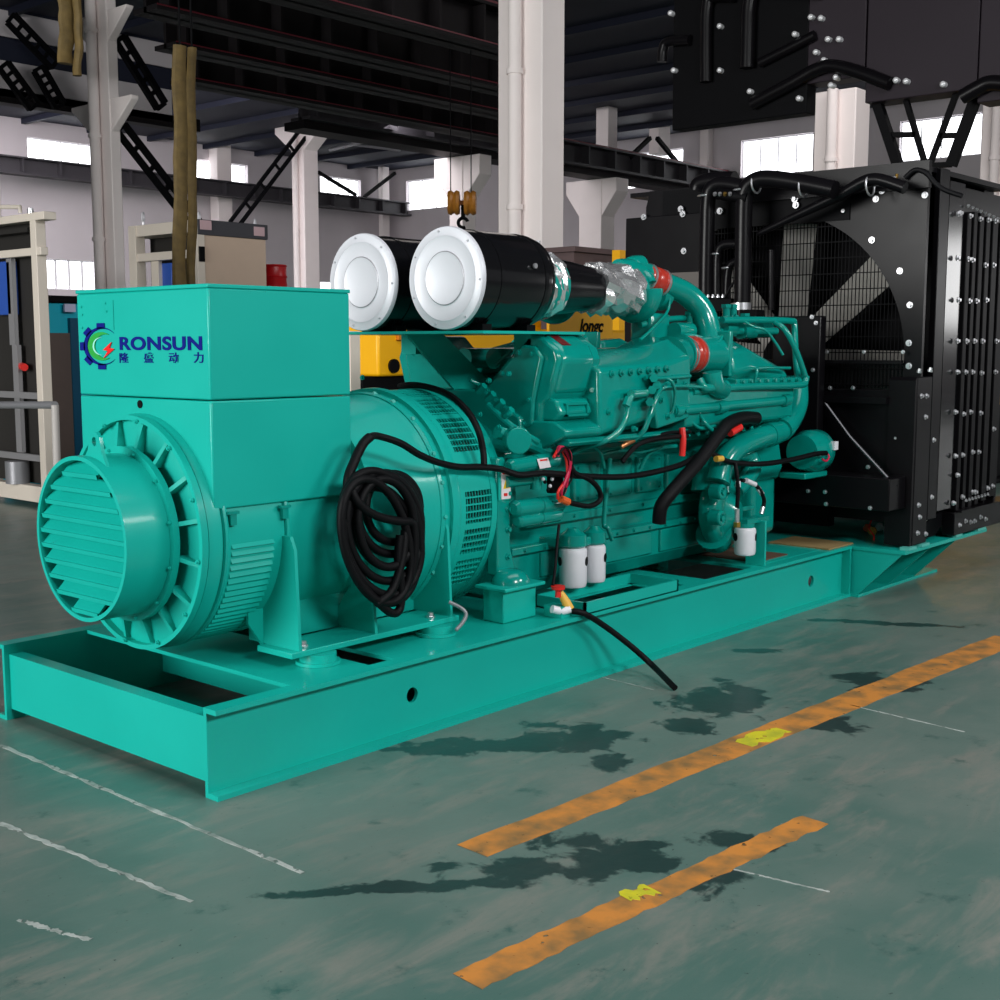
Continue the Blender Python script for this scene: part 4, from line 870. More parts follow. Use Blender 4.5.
for k, (lab, mt, r, dx) in enumerate((('bright red wire, leftmost strand beside the starter motors', REDP, .007, -2.2), ('dark crimson wire, middle strand beside the starter motors', REDW, .008, 0.0), ('crimson wire, rightmost strand beside the starter motors', REDW, .006, 2.0), ('thin black wire twisted among the red ones by the starters', RUBBER, .005, 3.6))):
    cable('wire', [(a + dx + math.sin(i * 2.1 + k * 1.7) * 1.6, b + math.cos(i * 1.3 + k) * 1.2, .14 - .006 * k + .01 * math.sin(i + k)) for i, (a, b) in enumerate(WB)], r, lab, 'wire', mt)
cable('orange_connector', [(561, 499, .13), (568, 502, .13)], .018, 'orange plug on the thin black cable loop under the starters', 'plug', ORNG)
cable('black_hose', [(756, 418, .09), (742, 418, .07), (728, 424, .06), (715, 440, .06), (700, 460, .06), (684, 478, .06), (670, 494, .07), (661, 507, .09), (659, 523, .10)], .034, 'thick black corrugated hose leaning down across the engine side', 'hose', RUBBER, n=18)
cable('red_clamp', [(730, 433, .05), (740, 427, .05)], .020, 'small bright red strap end beside the thick black hose', 'strap', REDP)
cable('red_strap', [(682, 428, .1), (683, 440, .09), (682, 456, .09)], .016, 'thin red strap hanging straight down left of the black hose', 'strap', REDP)
cable('black_cable', [(687, 436, .1), (670, 437, .1), (650, 440, .1), (635, 447, .12), (622, 462, .14)], .012, 'black wiring tail ending under the copper elbow', 'cable')
cable('black_cable', [(690, 432, .11), (668, 433, .12), (645, 441, .12)], .010, 'short black wire lying on the wiring tail', 'cable')
cable('filter_hose', [(735, 463, .08), (737, 475, .06), (738, 490, .05), (737, 508, .05)], .011, 'black hose dropping to the white filter on the bracket post', 'hose', RUBBER)
cable('filter_hose', [(741, 480, .07), (752, 483, .06), (760, 490, .05), (764, 500, .05), (763, 508, .05)], .011, 'black hose arching over to the top of the bracket post', 'hose', RUBBER)
for a, b in (((738, 481), (738, 487)), ((746, 480.5), (755, 484.5)), ((758, 488), (762, 494))):
    tag(MB().cyl(at(*a, 'y', .055), at(*b, 'y', .055), .014, n=12).build('hose_sleeve', WHITE), {738: 'white sleeve on the black hose dropping to the filter', 746: 'white sleeve on the arching black hose, upper one', 758: 'white sleeve on the arching black hose, lower one'}[a[0]], 'sleeve')
cable('orange_connector', [(716, 459, .08), (722, 458.5, .08)], .016, 'small yellow and black plug on the cable near the water pump', 'plug', YELT)
cable('thin_cable', [(559, 525, .16), (557, 545, .13), (555, 570, .10), (553, 585, .08)], .007, 'thin black cable dropping to the red-capped valve', 'cable')
cable('grounding_cable', [(449, 602, .20), (461, 608, .16), (466, 614, .14), (463, 622, .13), (456, 630, .13)], .008, 'short grey earth cable curling beside the alternator foot', 'cable', GREYM)
# drain valve with hose to floor
DV = thing('drain_valve', 'drain valve with red handle and yellow tape on the skid edge', 'valve', tuple(at(560, 612, 'y', .06)))
MB().lathe([(0, .014), (.03, .012), (.035, .03), (.05, .032)], at(558, 597, 'y', .06), (0, 0, 1), 16).build('red_handle', REDP, DV)
q = at(559, 586, 'y', .06)
MB().tube([at(560, 592, 'y', .06), at(566, 602, 'y', .04), at(569, 609, 'y', .03)], [.014, .02, .024], 12).build('yellow_tape', YELT, DV)
MB().tube([at(552, 609, 'y', .06), at(562, 611, 'y', .04), at(570, 609, 'y', .02)], .018, 12).build('valve_body', WHITE, DV)
tag(MB().tube([at(572, 611, 'y', .02), at(585, 614, 'y', -.02), at(606, 627, 'y', -.04)] + [at(632, 647, 'y', -.10), at(652, 665, 'y', -.17), at(668, 681, 'z', .03), at(675, 688, 'z', .014)], .014, 12, 8).build('drain_hose', RUBBER), 'black drain hose running from the valve down to the floor', 'hose')

# ------------------------------------------------------------------ radiator
XF, YR = 4.78, -.315; ZT = 2.53
YL = 2 * YM - YR
RD = thing('radiator', 'tall black radiator with fan guard and bolted sides at the far skid end', 'radiator', (5.4, YM, H))
FC = (.70, 1.42); FR = .91
sx = lambda px, y=YR: at(px, 400, 'y', y).x
# shroud front with round fan opening
def plate_hole(x0, x1, ya, yb, za, zb, c, r, n=96):
    out = []; inn = []
    for i in range(n):
        t = 2 * PI * i / n + PI / n; d = (math.cos(t), math.sin(t)); k = 1e9
        if d[0] > 1e-9: k = min(k, (yb - c[0]) / d[0])
        if d[0] < -1e-9: k = min(k, (ya - c[0]) / d[0])
        if d[1] > 1e-9: k = min(k, (zb - c[1]) / d[1])
        if d[1] < -1e-9: k = min(k, (za - c[1]) / d[1])
        out.append((c[0] + d[0] * k, c[1] + d[1] * k)); inn.append((c[0] + d[0] * r, c[1] + d[1] * r))
    return MB().loft([[(x, *p) for p in q] for x, q in ((x0, out), (x0, inn), (x1, inn), (x1, out), (x0, out))], False)
plate_hole(XF, XF + .03, YR, 1.64, .45, ZT, FC, FR).build('shroud_plate', BLACK, RD)
MB().ring((0, *FC), AX, XF + .03, XF + .26, FR, FR + .012, 96).build('shroud_ring', MATT, RD)
MB().box(5.40, 5.44, YR + .05, YL - .05, .7, ZT - .05).build('radiator_core', MATT, RD)
MB().box(XF + .02, 6.1, YR + .02, YL, ZT - .03, ZT).build('top_tank', BLACK, RD)
MB().box(XF - .01, XF + .03, .16, 1.5, 2.25, ZT - .01).build('shroud_header', MATT, RD)
# fan
FN = MB().cyl((5.0, *FC), (5.16, *FC), .15, n=32).build('fan_hub', MATT, RD)
bl = None
for k in range(8):
    a = PI / 4 * k + .06
    secs = []
    for i in range(9):
        r = .14 + .72 * i / 8; w = .085 + .02 * i / 8; tw = math.radians(32 - 12 * i / 8)
        secs.append([(5.08 + sxx * w * math.sin(tw) + th, r, sxx * w * math.cos(tw)) for sxx, th in ((-1, -.003), (1, -.003), (1, .003), (-1, .003))])
    m = Matrix.Translation((0, *FC)) @ Matrix.Rotation(a, 4, 'X')
    MB().loft([[m @ V(p) for p in q] for q in secs]).build('fan_blade', BLADE, FN)
# wire guard
gd = MB()
y = FC[0] - FR + .02
while y < FC[0] + FR:
    h = math.sqrt(max(0, FR ** 2 - (y - FC[0]) ** 2)); gd.bar((XF + .012, y, max(1.25, FC[1] - h)), (XF + .012, y, FC[1] + h), .0045, .0045); y += .0235
z = 1.27
while z < FC[1] + FR:
    h = math.sqrt(max(0, FR ** 2 - (z - FC[1]) ** 2)); gd.bar((XF + .006, FC[0] - h, z), (XF + .006, FC[0] + h, z), .006, .006); z += .095
gd.build('fan_guard', MATT, RD)
# lower panels in front of the fan
MB().box(XF + .025, XF + .035, YR + .10, 1.5, .70, 1.40).build('lower_shroud', M('satin_black', (.008, .0075, .008), .25, spec=.3), RD)
MB().box(XF - .05, XF, YR + .10, YL - .1, .72, 1.24).build('lower_panel', BLACK, RD, 0.004)
MB().box(XF - .10, XF - .05, YR + .16, 1.6, 1.16, 1.20).build('panel_rail', BLACK, RD)
MB().box(XF - .06, XF - .02, YR + .10, YM + .95, 1.395, 1.415).build('guard_bar', BLACK, RD)
bolts(RD, [at(px, 352, 'x', XF - .06) for px in (827, 864, 903)], (-1, 0, 0), .012, .012)
MB().box(4.50, XF, YR + .04, 1.5, .55, .74).build('lower_duct', BLACK, RD, 0.006)
MB().box(4.62, 4.70, at(820, 340, 'x', 4.62).y, at(772, 340, 'x', 4.62).y, .78, at(795, 316, 'x', 4.62).z).build('belt_cover', BLACK, RD, 0.01)
bolts(RD, [at(a, b, 'x', 4.618) for a, b in ((812, 317), (816, 323), (813, 370), (800, 392))], (-1, 0, 0), .014, .012)
MB().tube([at(820, 396, 'x', 4.70), at(850, 437, 'x', 4.66), at(896, 487, 'x', 4.60)], .012, smooth=False).build('brace_rod', M('dark_chrome', (.12, .12, .13), .25, metal=.9), RD)
bolts(RD, [at(a, b, 'x', XF - .055) for a, b in ((808, 388), (830, 388), (853, 388), (896, 438), (868, 467))], (-1, 0, 0), .014, .012)
bolts(RD, [at(a, b, 'x', 4.495) for a, b in ((808, 491), (825, 492), (826, 504), (870, 508))], (-1, 0, 0), .013, .012)
bolts(RD, [at(a, b, 'x', XF) for a, b in ((844, 211), (872, 240), (900, 271), (910, 305), (909, 343), (909, 366), (925, 195), (876, 199), (882, 191))], (-1, 0, 0), .020, .018)
# front post and side panels on the near side
MB().box(4.74, sx(931), YR - .004, YR + .03, H + .016, 1.32).build('corner_post', BLACK, RD, 0.004)
MB().prism([(4.74, H + .016), (4.715, H + .016), (4.715, 1.30), (4.74, 1.32)], 'y', YR, YR + .16).build('corner_post', BLACK, RD)
bolts(RD, [at(a, b, 'y', YR - .004) for a, b in ((918, 505), (919, 517), (917, 533), (925, 534), (921, 396), (925, 417), (933, 440), (931, 497), (926, 396))], (0, -1, 0), .017, .016)
bolts(RD, [at(a, b, 'x', 4.712) for a, b in ((919, 372), (930, 371))], (0, -.3, 1), .016, .02)
MB().box(sx(931), sx(940), YR - .006, YR + .03, .46, ZT).build('side_frame', BLACK, RD, 0.004)
MB().box(sx(941), sx(956), YR - .002, YR + .02, .50, ZT - .06).build('side_panel', M('gloss_black', (.006, .006, .007), .16, coat=.25), RD)
MB().prism([(4.76, .34), (sx(957), .50), (sx(957), .40), (5.2, .33)], 'y', YR + .05, YR + .06).build('rubber_skirt', MATT, RD)
for k, (a, b) in enumerate(((957, 962.5), (963.5, 968.5), (969.5, 975), (976, 981.5), (982.5, 989), (990, 999))):
    x0, x1 = sx(a), sx(b)
    MB().box(x0, x1 - .03, YR - .02, YR + .12, .44 + .015 * k, 2.30 + .02 * math.sin(k)).box(x1 - .03, x1 - .012, YR - .004, YR + .1, .46, 2.28).build('bolted_channel', M('channel_black', (.004, .0036, .0045), .42, spec=.12), RD, 0.004)
MB().box(sx(955), 6.35, YR + .1, YR + .13, .40, ZT - .05).build('side_panel', BLACK, RD)
MB().box(5.95, 6.12, YR + .12, YL, .34, ZT - .03).build('rear_frame', BLACK, RD)
MB().box(sx(955), 6.30, YR - .03, YR + .05, H + .016, .47).build('foot_bracket', BLACK, RD, 0.004)
MB().box(sx(957), 6.28, YR - .06, YR + .06, .47, .482).build('foot_ledge', BLACK, RD)
bp = [(957, 258), (968, 259), (958, 214), (970, 216), (980, 219), (988, 220), (960, 213), (972, 260), (985, 265), (993, 265), (995, 221), (958, 300), (969, 301), (976, 301), (986, 300), (957, 341), (966, 341), (974, 341), (982, 341), (957, 372), (965, 372), (972, 372), (981, 373), (996, 341), (995, 372),
      (955, 412), (963, 414), (970, 412), (980, 413), (955, 456), (962, 455), (972, 452), (978, 452), (993, 429), (957, 475), (962, 497), (953, 503), (975, 492), (972, 492), (987, 488), (992, 486)]
bolts(RD, [at(a, b, 'y', YR - .02) for a, b in bp], (0, -1, 0), .017, .018)
bolts(RD, [at(966 + k * 3.1, 501 - k * .9, 'y', YR - .04) for k in range(8)], (0, 0, 1), .010, .014)
bolts(RD, [at(a, b, 'y', YR - .03) for a, b in ((959, 525), (965, 521), (970, 522), (974, 521), (980, 517), (985, 519))], (0, -1, 0), .016, .016)
bolts(RD, [at(968 + k * 4.2, 206 + k * 1.8, 'y', YR - .02) for k in range(8)], (0, -1, 0.3), .011, .012)
# pipework on the front of the radiator
def rpipe(name, pts, r, x, mat=BLACK, n=20, parent=None, smooth=True):
    return MB().tube([at(p[0], p[1], 'x', p[2] if len(p) > 2 else x) for p in pts], r, n, 8, smooth).build(name, mat, parent or RD)
rpipe('coolant_pipe', [(741, 340), (742, 320), (743, 260), (744, 205), (746, 190), (755, 181), (770, 179), (800, 183), (835, 190)], .052, 4.52)
rpipe('coolant_pipe', [(706, 305), (706, 280), (707, 230), (708, 202), (711, 189), (722, 184), (748, 188)], .047, 4.56)
rpipe('coolant_pipe', [(697, 190), (700, 184), (712, 181), (735, 180)], .055, 4.72)
rpipe('bleed_pipe', [(717, 300), (717, 275), (718, 254), (724, 245), (742, 244)], .030, 4.58)
rpipe('bleed_pipe', [(727, 300), (727, 285), (729, 268), (735, 262), (745, 262)], .026, 4.60)
rpipe('diagonal_pipe', [(758, 234), (800, 214), (840, 195), (864, 182), (880, 180), (905, 188)], [.016, .026, .034, .037, .037, .034], 4.60)
rpipe('thin_hose', [(735, 262), (738, 275), (730, 288), (722, 305)], .009, 4.55, RUBBER)
rpipe('thin_hose', [(905, 178), (915, 170), (926, 173), (935, 183), (945, 190), (962, 196)], .014, 4.72, RUBBER)
rpipe('sensor_rod', [(771, 250), (771, 310)], .018, 4.70, BLACK, smooth=False)
for a, b, c in ((742, 190, 4.52), (706, 196, 4.56), (717, 254, 4.58), (727, 268, 4.60)):
    q = at(a, b, 'x', c); MB().torus(q, (0, 0, 1), .05 if a in (742, 706) else .030, .006, 24, 8).build('pipe_clamp', STEEL, RD)
for a, b in ((756, 184), (803, 188), (870, 186)):
    q = at(a, b, 'x', 4.52 if a < 850 else 4.60); MB().torus(q, (0, 1, -.1), .054, .006, 24, 8).build('pipe_clamp', STEEL, RD)
rpipe('pipe_flange', [(741, 303), (741, 310)], .062, 4.52, STEEL, smooth=False)
MB().box(4.47, 4.57, at(758, 340, 'x', 4.5).y, at(726, 340, 'x', 4.5).y, at(742, 335, 'x', 4.5).z, at(742, 310, 'x', 4.5).z).build('pipe_foot', MATT, RD, .004)
MB().box(4.54, 4.62, at(732, 340, 'x', 4.56).y, at(698, 340, 'x', 4.56).y, at(710, 312, 'x', 4.56).z, at(710, 299, 'x', 4.56).z).build('pipe_manifold', MATT, RD, .004)
bolts(RD, [at(703 + 5 * k, 297, 'x', 4.53) for k in range(5)], (0, 0, 1), .013, .016)
MB().tube([at(718, 194, 'x', 4.5), at(748, 198, 'x', 4.5)], .035, 14, smooth=False).build('pipe_valve', MATT, RD)
for px, mt in ((715, STEEL), (720, STEEL), (725, BRASS), (730, STEEL)): MB().cyl(at(px, 195, 'x', 4.46), at(px, 193, 'x', 4.45), .012, n=8).build('valve_nut', mt, RD)
MB().tube([at(886, 178, 'x', 4.74), at(897, 178, 'x', 4.74)], .012, 10, smooth=False).build('vent_cock', STEEL, RD)
MB().cyl(at(896, 180, 'x', 4.74), at(897, 174, 'x', 4.74), .010, n=8).build('cock_tap', BRASS, RD)
MB().box(4.74, 4.78, at(940, 340, 'x', 4.75).y + .10, at(745, 340, 'x', 4.75).y, at(850, 194, 'x', 4.75).z, ZT + .02).build('top_rail', BLACK, RD)
# wider left-hand panel (lower than the core)
MB().box(XF - .03, 5.35, 1.16, YL, .55, 2.36).build('expansion_panel', BLACK, RD, 0.005)
MB().box(XF - .05, XF - .03, 1.18, 1.56, 1.80, 1.98).build('panel_plate', M('dark_bronze', (.10, .085, .075), .4), RD)
bolts(RD, [at(a, b, 'x', XF - .034) for a, b in ((644, 217), (683, 214), (684, 251), (681, 209), (720, 211), (796, 205), (795, 199))], (-1, 0, 0), .022, .02)
MB().box(4.70, XF, .20, .62, .40, .56).build('lower_bracket', MATT, RD)
# loose things on the skid deck in front of the radiator
tag(MB().box(4.36, 4.68, .02, .42, H + .002, H + .010).build('cardboard_sheet', M('cardboard', (.33, .22, .09), .8, var=.15)), 'brown cardboard sheet lying on the deck at the foot of the radiator', 'cardboard')
MB_ = MB().box(3.70, 4.05, .12, .60, H + .002, H + .008); tag(MB_.build('rusty_sheet', M('rusty_brown', (.11, .05, .03), .8, var=.3)), 'rusty brown sheet lying on the deck behind the filter bracket post', 'sheet')
tag(MB().box(4.3, 4.34, .50, 1.4, .42, .60).build('light_board', M('pale_board', (.30, .28, .25), .7)), 'pale board leaning under the engine front before the radiator', 'board')
for k, (a, b, mt, lab) in enumerate(((868, 528, ORNG, 'small orange plug on the cardboard sheet'), (873, 531, BRASS, 'brass fitting on the cardboard sheet, beside the orange plug'), (880, 527, STEEL, 'shiny steel fitting in the middle of the cardboard sheet'), (888, 529, STEEL, 'shiny steel fitting at the right end of the cardboard sheet'))):
    q = at(a, b, 'z', H + .03); f = MB().cyl(q - V((.03, 0, 0)), q + V((.03, .01, 0)), .020, n=8); f.cyl(q - V((.01, 0, 0)), q + V((.01, .003, 0)), .028, n=6); tag(f.build('pipe_fitting', mt), lab, 'fitting')
tag(MB().tube([at(866, 515, 'y', .1), at(871, 520, 'y', .08), at(869, 528, 'y', .05), at(874, 536, 'y', 0.0), at(873, 542, 'y', 0)], .005, 8).build('red_wire', REDP), 'thin red wire curling over the edge of the skid deck by the radiator', 'wire')

# ================================================================== background things
# open cream switchgear frame at the left edge
q = at(41, 508, 'z', 0); fy = q.y; fx = q.x
T = thing('open_cabinet', 'tall open cream steel cabinet frame standing at the left edge', 'cabinet', (fx, fy, 0))
zt = at(38, 214, 'y', fy).z; wid = 1.0
fl_ = at(-30, 300, 'x', fx).y
def pst(name, px, w=.09, mat=CREAM, yoff=0.0):
    b = at(px, 400, 'x', fx)
    return MB().box(fx, fx + w, b.y - w / 2, b.y + w / 2, 0.05, zt).build(name, mat, T, .006)
pst('corner_post', 40, .10); 
pst('corner_post', -34, .11)
MB().box(fx - .004, fx + .12, at(44, 216, 'x', fx).y, fl_, zt - .07, zt).build('top_rail', CREAM, T, .006)
z2_ = at(20, 252, 'x', fx).z
MB().box(fx + .006, fx + .08, at(40, 250, 'x', fx).y, fl_, z2_ - .04, z2_ + .03).build('cross_rail', CREAM, T, .006)
MB().box(fx - .02, fx + .10, at(44, 495, 'x', fx).y, fl_, .05, .20).build('base_rail', CREAM, T, .006)
MB().box(fx + .14, fx + .17, at(27, 340, 'x', fx).y, fl_, .2, zt - .05).build('back_panel', M('cabinet_dark', (.02, .018, .016), .6), T)
MB().box(fx + .02, fx + .14, at(30, 340, 'x', fx).y, fl_, zt - .16, zt - .12).build('inner_roof', M('cabinet_dark', (.02, .018, .016), .6), T)
for px, z0, z1, w, mt in ((17, 345, 452, .10, GREYM), (15, 258, 345, .10, GREYM)):
    b = at(px, 400, 'x', fx + .05); MB().box(fx + .05, fx + .09, b.y - w / 2, b.y + w / 2, at(px, z1, 'x', fx + .05).z, at(px, z0, 'x', fx + .05).z).build('mounting_strip', M('galvanised', (.42, .41, .42), .4, metal=.5), T)
for py in (395, 456):
    b = at(17, py, 'x', fx + .03); MB().box(fx + .03, fx + .07, at(33, 340, 'x', fx).y, fl_, b.z - .03, b.z + .03).build('mounting_rail', M('galvanised', (.42, .41, .42), .4, metal=.5), T)
b = at(5, 285, 'x', fx + .05); MB().box(fx + .05, fx + .13, b.y - .1, b.y + .25, b.z - .28, b.z + .22).build('breaker_block', BLUE, T, .01)
b = at(24, 366, 'x', fx + .1); MB().cyl((fx + .1, b.y + .05, b.z), (fx + .05, b.y - .10, b.z - .01), .035, n=14).build('red_busbar_end', REDP, T)
b = at(18, 482, 'x', fx + .02); MB().cyl((fx + .02, b.y, .2), (fx + .02, b.y, b.z + .2), .11, n=24).build('insulator', GREYM, T)
MB().cyl((fx + .05, at(31, 340, 'x', fx).y, zt), (fx + .05, at(31, 340, 'x', fx).y, zt + .05), .03, n=12).build('lifting_eye', STEEL, T)
MB().tube([at(0, 207, 'x', fx), at(20, 207, 'x', fx), at(20, 213, 'x', fx)], .02, 8, smooth=False).build('top_bar', CREAM, T)
# handrail in front of it
q = at(49, 536, 'z', 0)
T = thing('handrail', 'grey tubular handrail in front of the open cream cabinet', 'handrail', (q.x, q.y, 0))
zr = at(55, 405, 'x', q.x)
MB().tube([at(-40, 405, 'x', q.x), zr], .03, 12, smooth=False).build('top_rail', GREYM, T)
MB().tube([zr, (q.x, at(51, 340, 'x', q.x).y, 0)], .03, 12, smooth=False).build('rail_post', M('rail_pale', (.45, .42, .40), .5), T)
MB().tube([at(-38, 405, 'x', q.x), (q.x, at(-38, 405, 'x', q.x).y, 0)], .03, 12, smooth=False).build('rail_post', GREYM, T)
# turquoise cabinet and brown board
q = at(62, 500, 'y', 6.5); 
a = at(46, 300, 'y', 8.0); b = at(86, 300, 'y', 8.0)
T = thing('turquoise_cabinet', 'turquoise machine cabinet behind the terminal box at the left', 'cabinet', (a.x + .4, 8.2, 0))
zt = at(60, 303, 'y', 8.0).z
MB().box(a.x, b.x + .5, 8.0, 9.0, 0, zt).build('body', TURQ, T, .01)
MB().box(a.x - .02, b.x + .52, 7.97, 9.02, zt, zt + .07).build('top_cover', MATT, T, .01)
MB().box(at(71, 340, 'y', 7.95).x, at(79, 340, 'y', 7.95).x, 7.95, 8.0, .1, at(70, 318, 'y', 7.95).z).build('dark_door_edge', M('deep_blue', (.0, .07, .14), .4), T)
MB().box(at(66, 340, 'y', 7.93).x, at(77, 340, 'y', 7.93).x, 7.93, 7.96, at(70, 312, 'y', 7.95).z, at(70, 304, 'y', 7.95).z).build('name_tag', M('label_lilac', (.55, .55, .75), .5), T)
a = at(45, 300, 'y', 7.6); b = at(68.5, 300, 'y', 7.6)
tag(MB().box(a.x, b.x, 7.6, 7.66, 0, at(57, 333, 'y', 7.6).z).build('brown_board', BROWN), 'dark brown board standing in front of the turquoise cabinet', 'board')
# beige switchgear cabinet
cy_ = 9.5; c = at(197.5, 250, 'y', cy_); x0 = c.x; x1 = at(266, 250, 'y', cy_).x; yl = at(130, 250, 'x', x0).y; zt = at(197, 219, 'y', cy_).z
T = thing('switchgear_cabinet', 'beige switchgear cabinet with open front bay standing behind the terminal box', 'cabinet', ((x0 + x1) / 2, (cy_ + yl) / 2, 0))
MB().box(x0 + .06, x1, cy_, cy_ + .05, .1, zt - .18).build('side_door', BEIGE, T, .008)
MB().box(x0, x1 + .02, cy_ - .02, cy_ + .08, zt - .18, zt).build('dark_top_rail', M('rail_charcoal', (.05, .05, .06), .5), T, .006)
MB().box(x0, x1 + .02, cy_ - .01, cy_ + .06, .0, .1).build('plinth', GIRD, T)
MB().box(x0 + .3, x1, cy_ + .05, yl, .1, zt - .02).build('body', M('cabinet_dark', (.02, .018, .016), .6), T)
MB().box(x0, x0 + .3, cy_ + .05, yl, zt - .14, zt).build('front_top_rail', CREAM, T, .006)
zz = at(160, 256, 'x', x0).z; MB().box(x0, x0 + .1, cy_ + .05, yl, zz - .05, zz + .05).build('front_cross_rail', CREAM, T, .006)
MB().box(x0 - .02, x0 + .12, yl - .16, yl, 0, zt).build('corner_post', CREAM, T, .006)
MB().box(x0 - .01, x0 + .1, cy_ - .01, cy_ + .1, 0, zt - .02).build('corner_post', CREAM, T, .006)
b = at(155, 270, 'x', x0 + .05); MB().box(x0 + .05, x0 + .1, b.y - .08, b.y + .08, .1, zz - .05).build('inner_post', CREAM, T)
b = at(165, 275, 'x', x0 + .1); MB().box(x0 + .1, x0 + .25, b.y - .14, b.y + .10, b.z - .5, zz - .08).build('breaker_block', BLUE, T, .01)
b = at(202, 254, 'y', cy_ - .02); MB().box(b.x - .04, b.x + .04, cy_ - .03, cy_, b.z - .09, b.z + .09).build('door_handle', MATT, T, .006)
for px, py in ((206, 225), (259.5, 231.5)):
    b = at(px, py, 'y', cy_ - .03); MB().box(b.x - .08, b.x + .08, cy_ - .03, cy_ - .018, b.z - .055, b.z + .055).build('rating_label', M('label_pink', (.62, .42, .45), .5), T)
for px, py in ((143, 217), (199, 217), (255, 224)):
    b = at(px, py, 'y', cy_ + .1) if px > 150 else at(px, py, 'x', x0 + .05); MB().torus(b, (1, -1, 0), .05, .014, 20, 8).cyl((b.x, b.y, zt - .01), (b.x, b.y, b.z - .04), .02, n=10).build('lifting_eye', WHITE, T)
# red drum, beyond the cabinet
b = at(274.5, 286, 'y', 10.5); T = thing('red_drum', 'red steel drum on a stand beside the beige cabinet', 'drum', (b.x, 10.5, 0))
zt = at(275, 265, 'y', 10.5).z; z0 = at(275, 292, 'y', 10.5).z; r = .165
MB().lathe([(z0, r), (z0 + .03, r + .01), ((z0 + zt) / 2, r), ((z0 + zt) / 2 + .02, r + .012), ((z0 + zt) / 2 + .04, r), (zt - .03, r), (zt - .02, r + .012), (zt, r)], (b.x, 10.5, 0), (0, 0, 1), 32).build('barrel', M('drum_red', (.55, .008, .012), .35), T)
MB().box(b.x - .25, b.x + .25, 10.25, 10.75, 0, z0).build('stand', GIRD, T)
# webbing slings
def sling(px, w, py0, py1, y, label, n=14):
    a = at(px, py0, 'y', y); b = at(px, py1, 'y', y); secs = []
    for i in range(n + 1):
        p = a + (b - a) * (i / n); ww = w * (1 + .08 * math.sin(i * 1.7 + px)); dx = .010 * math.sin(i * .6 + px); dy = .01 * math.cos(i * 1.3 + px)
        secs.append([(p.x + dx + ww * .5 * math.cos(t), p.y + dy + .05 * math.sin(t), p.z) for t in [2 * PI * k / 10 for k in range(10)]])
    T = thing('webbing_sling', label, 'sling', tuple(a)); MB().loft(secs).build('webbing', SLING, T)
    MB().cyl(a - V((0, 0, .05)), (a.x, a.y, ZC - .001), .012, n=8).build('wire_rope', MATT, T); return T
sling(180, .17, 46, 305, 8.36, 'brown webbing sling hanging over the switchgear cabinet, wider left strand')
sling(191.8, .10, 48, 305, 8.5, 'brown webbing sling hanging over the switchgear cabinet, narrower right strand')
sling(66, .17, -20, 64, 8.6, 'brown webbing sling hanging at the top left, wider left strand')
sling(78, .08, -20, 76, 8.5, 'brown webbing sling hanging at the top left, narrow right strand')
# crane hook block
b = at(463, 203, 'y', 8.8); T = thing('hook_block', 'yellow and brown crane hook block hanging on wire ropes above the air cleaners', 'hook block', tuple(b))
HK = M('hook_amber', (.42, .17, .02), .4, var=.4, vscale=12)
for dx, dy in ((-.10, .08), (.07, -.07)): MB().lathe([(-.08, .09), (-.08, .15), (-.04, .17), (0, .14), (.04, .17), (.08, .15), (.08, .09)], b + V((dx, dy, 0)), (.6, -.75, 0), 32).build('sheave', HK, T)
MB().bar(b + V((-.16, .13, 0)), b + V((.12, -.12, 0)), .10, .06).build('block_yoke', HK, T)
MB().cyl(b + V((0, 0, -.03)), b + V((0, 0, -.20)), .03, n=12).torus(b + V((0, 0, -.27)), (.7, .7, 0), .065, .024, 24, 10, .3, 5.2).build('hook', MATT, T)
for dx in (-.12, .08): MB().cyl(b + V((dx, -dx, 0)), (b.x + dx, b.y - dx, 7.5), .008, n=6).build('wire_rope', MATT, T)
# yellow generator behind the engine
gy = 3.2
a = at(378, 350, 'y', gy); b = at(640, 330, 'y', gy); zt = at(450, 318, 'y', gy).z; zl = at(400, 376, 'y', gy).z
T = thing('yellow_generator', 'yellow engine machine standing behind the green engine', 'machine', ((a.x + b.x) / 2, gy + .4, 0))
MB().box(a.x, at(440, 340, 'y', gy).x, gy, gy + .8, zl, at(400, 323, 'y', gy).z).build('end_housing', YELL, T, .02)
MB().box(at(440, 340, 'y', gy).x + .01, b.x, gy, gy + .8, zl + .1, at(470, 328, 'y', gy).z).build('body', YELL, T, .02)
MB().box(at(548, 340, 'y', gy - .02).x, at(612, 340, 'y', gy - .02).x, gy - .03, gy, at(580, 340, 'y', gy).z, at(580, 306, 'y', gy).z).build('name_panel', YELL, T, .01)
MB().box(a.x - .1, b.x, gy + .05, gy + .75, 0, zl).build('base_frame', MATT, T)
MB().box(at(396, 340, 'y', gy).x, at(404, 340, 'y', gy).x, gy - .03, gy, at(400, 340, 'y', gy).z, at(400, 330, 'y', gy).z).build('orange_cover', M('orange_cover', (.65, .2, .005), .5), T)
q = at(395, 366, 'y', gy - .02); MB().cyl(q, q + V((0, .05, 0)), .05, n=20).build('port', MATT, T)
for px in (392, 425, 455, 490, 530): MB().box(at(px, 0, 'y', gy + .1).x, at(px, 0, 'y', gy + .1).x + .16, gy + .1, gy + .3, at(px, 330, 'y', gy).z, at(px, 320, 'y', gy).z).build('top_lug', YELL, T, .01)
q = at(579.5, 331.5, 'y', gy - .033)
text('lettering', 'longc', .150, tuple(q), (1, 0, 0), (0, 0, 1), MATT, T, .002, .004, shear=.25, spacing=1.0)
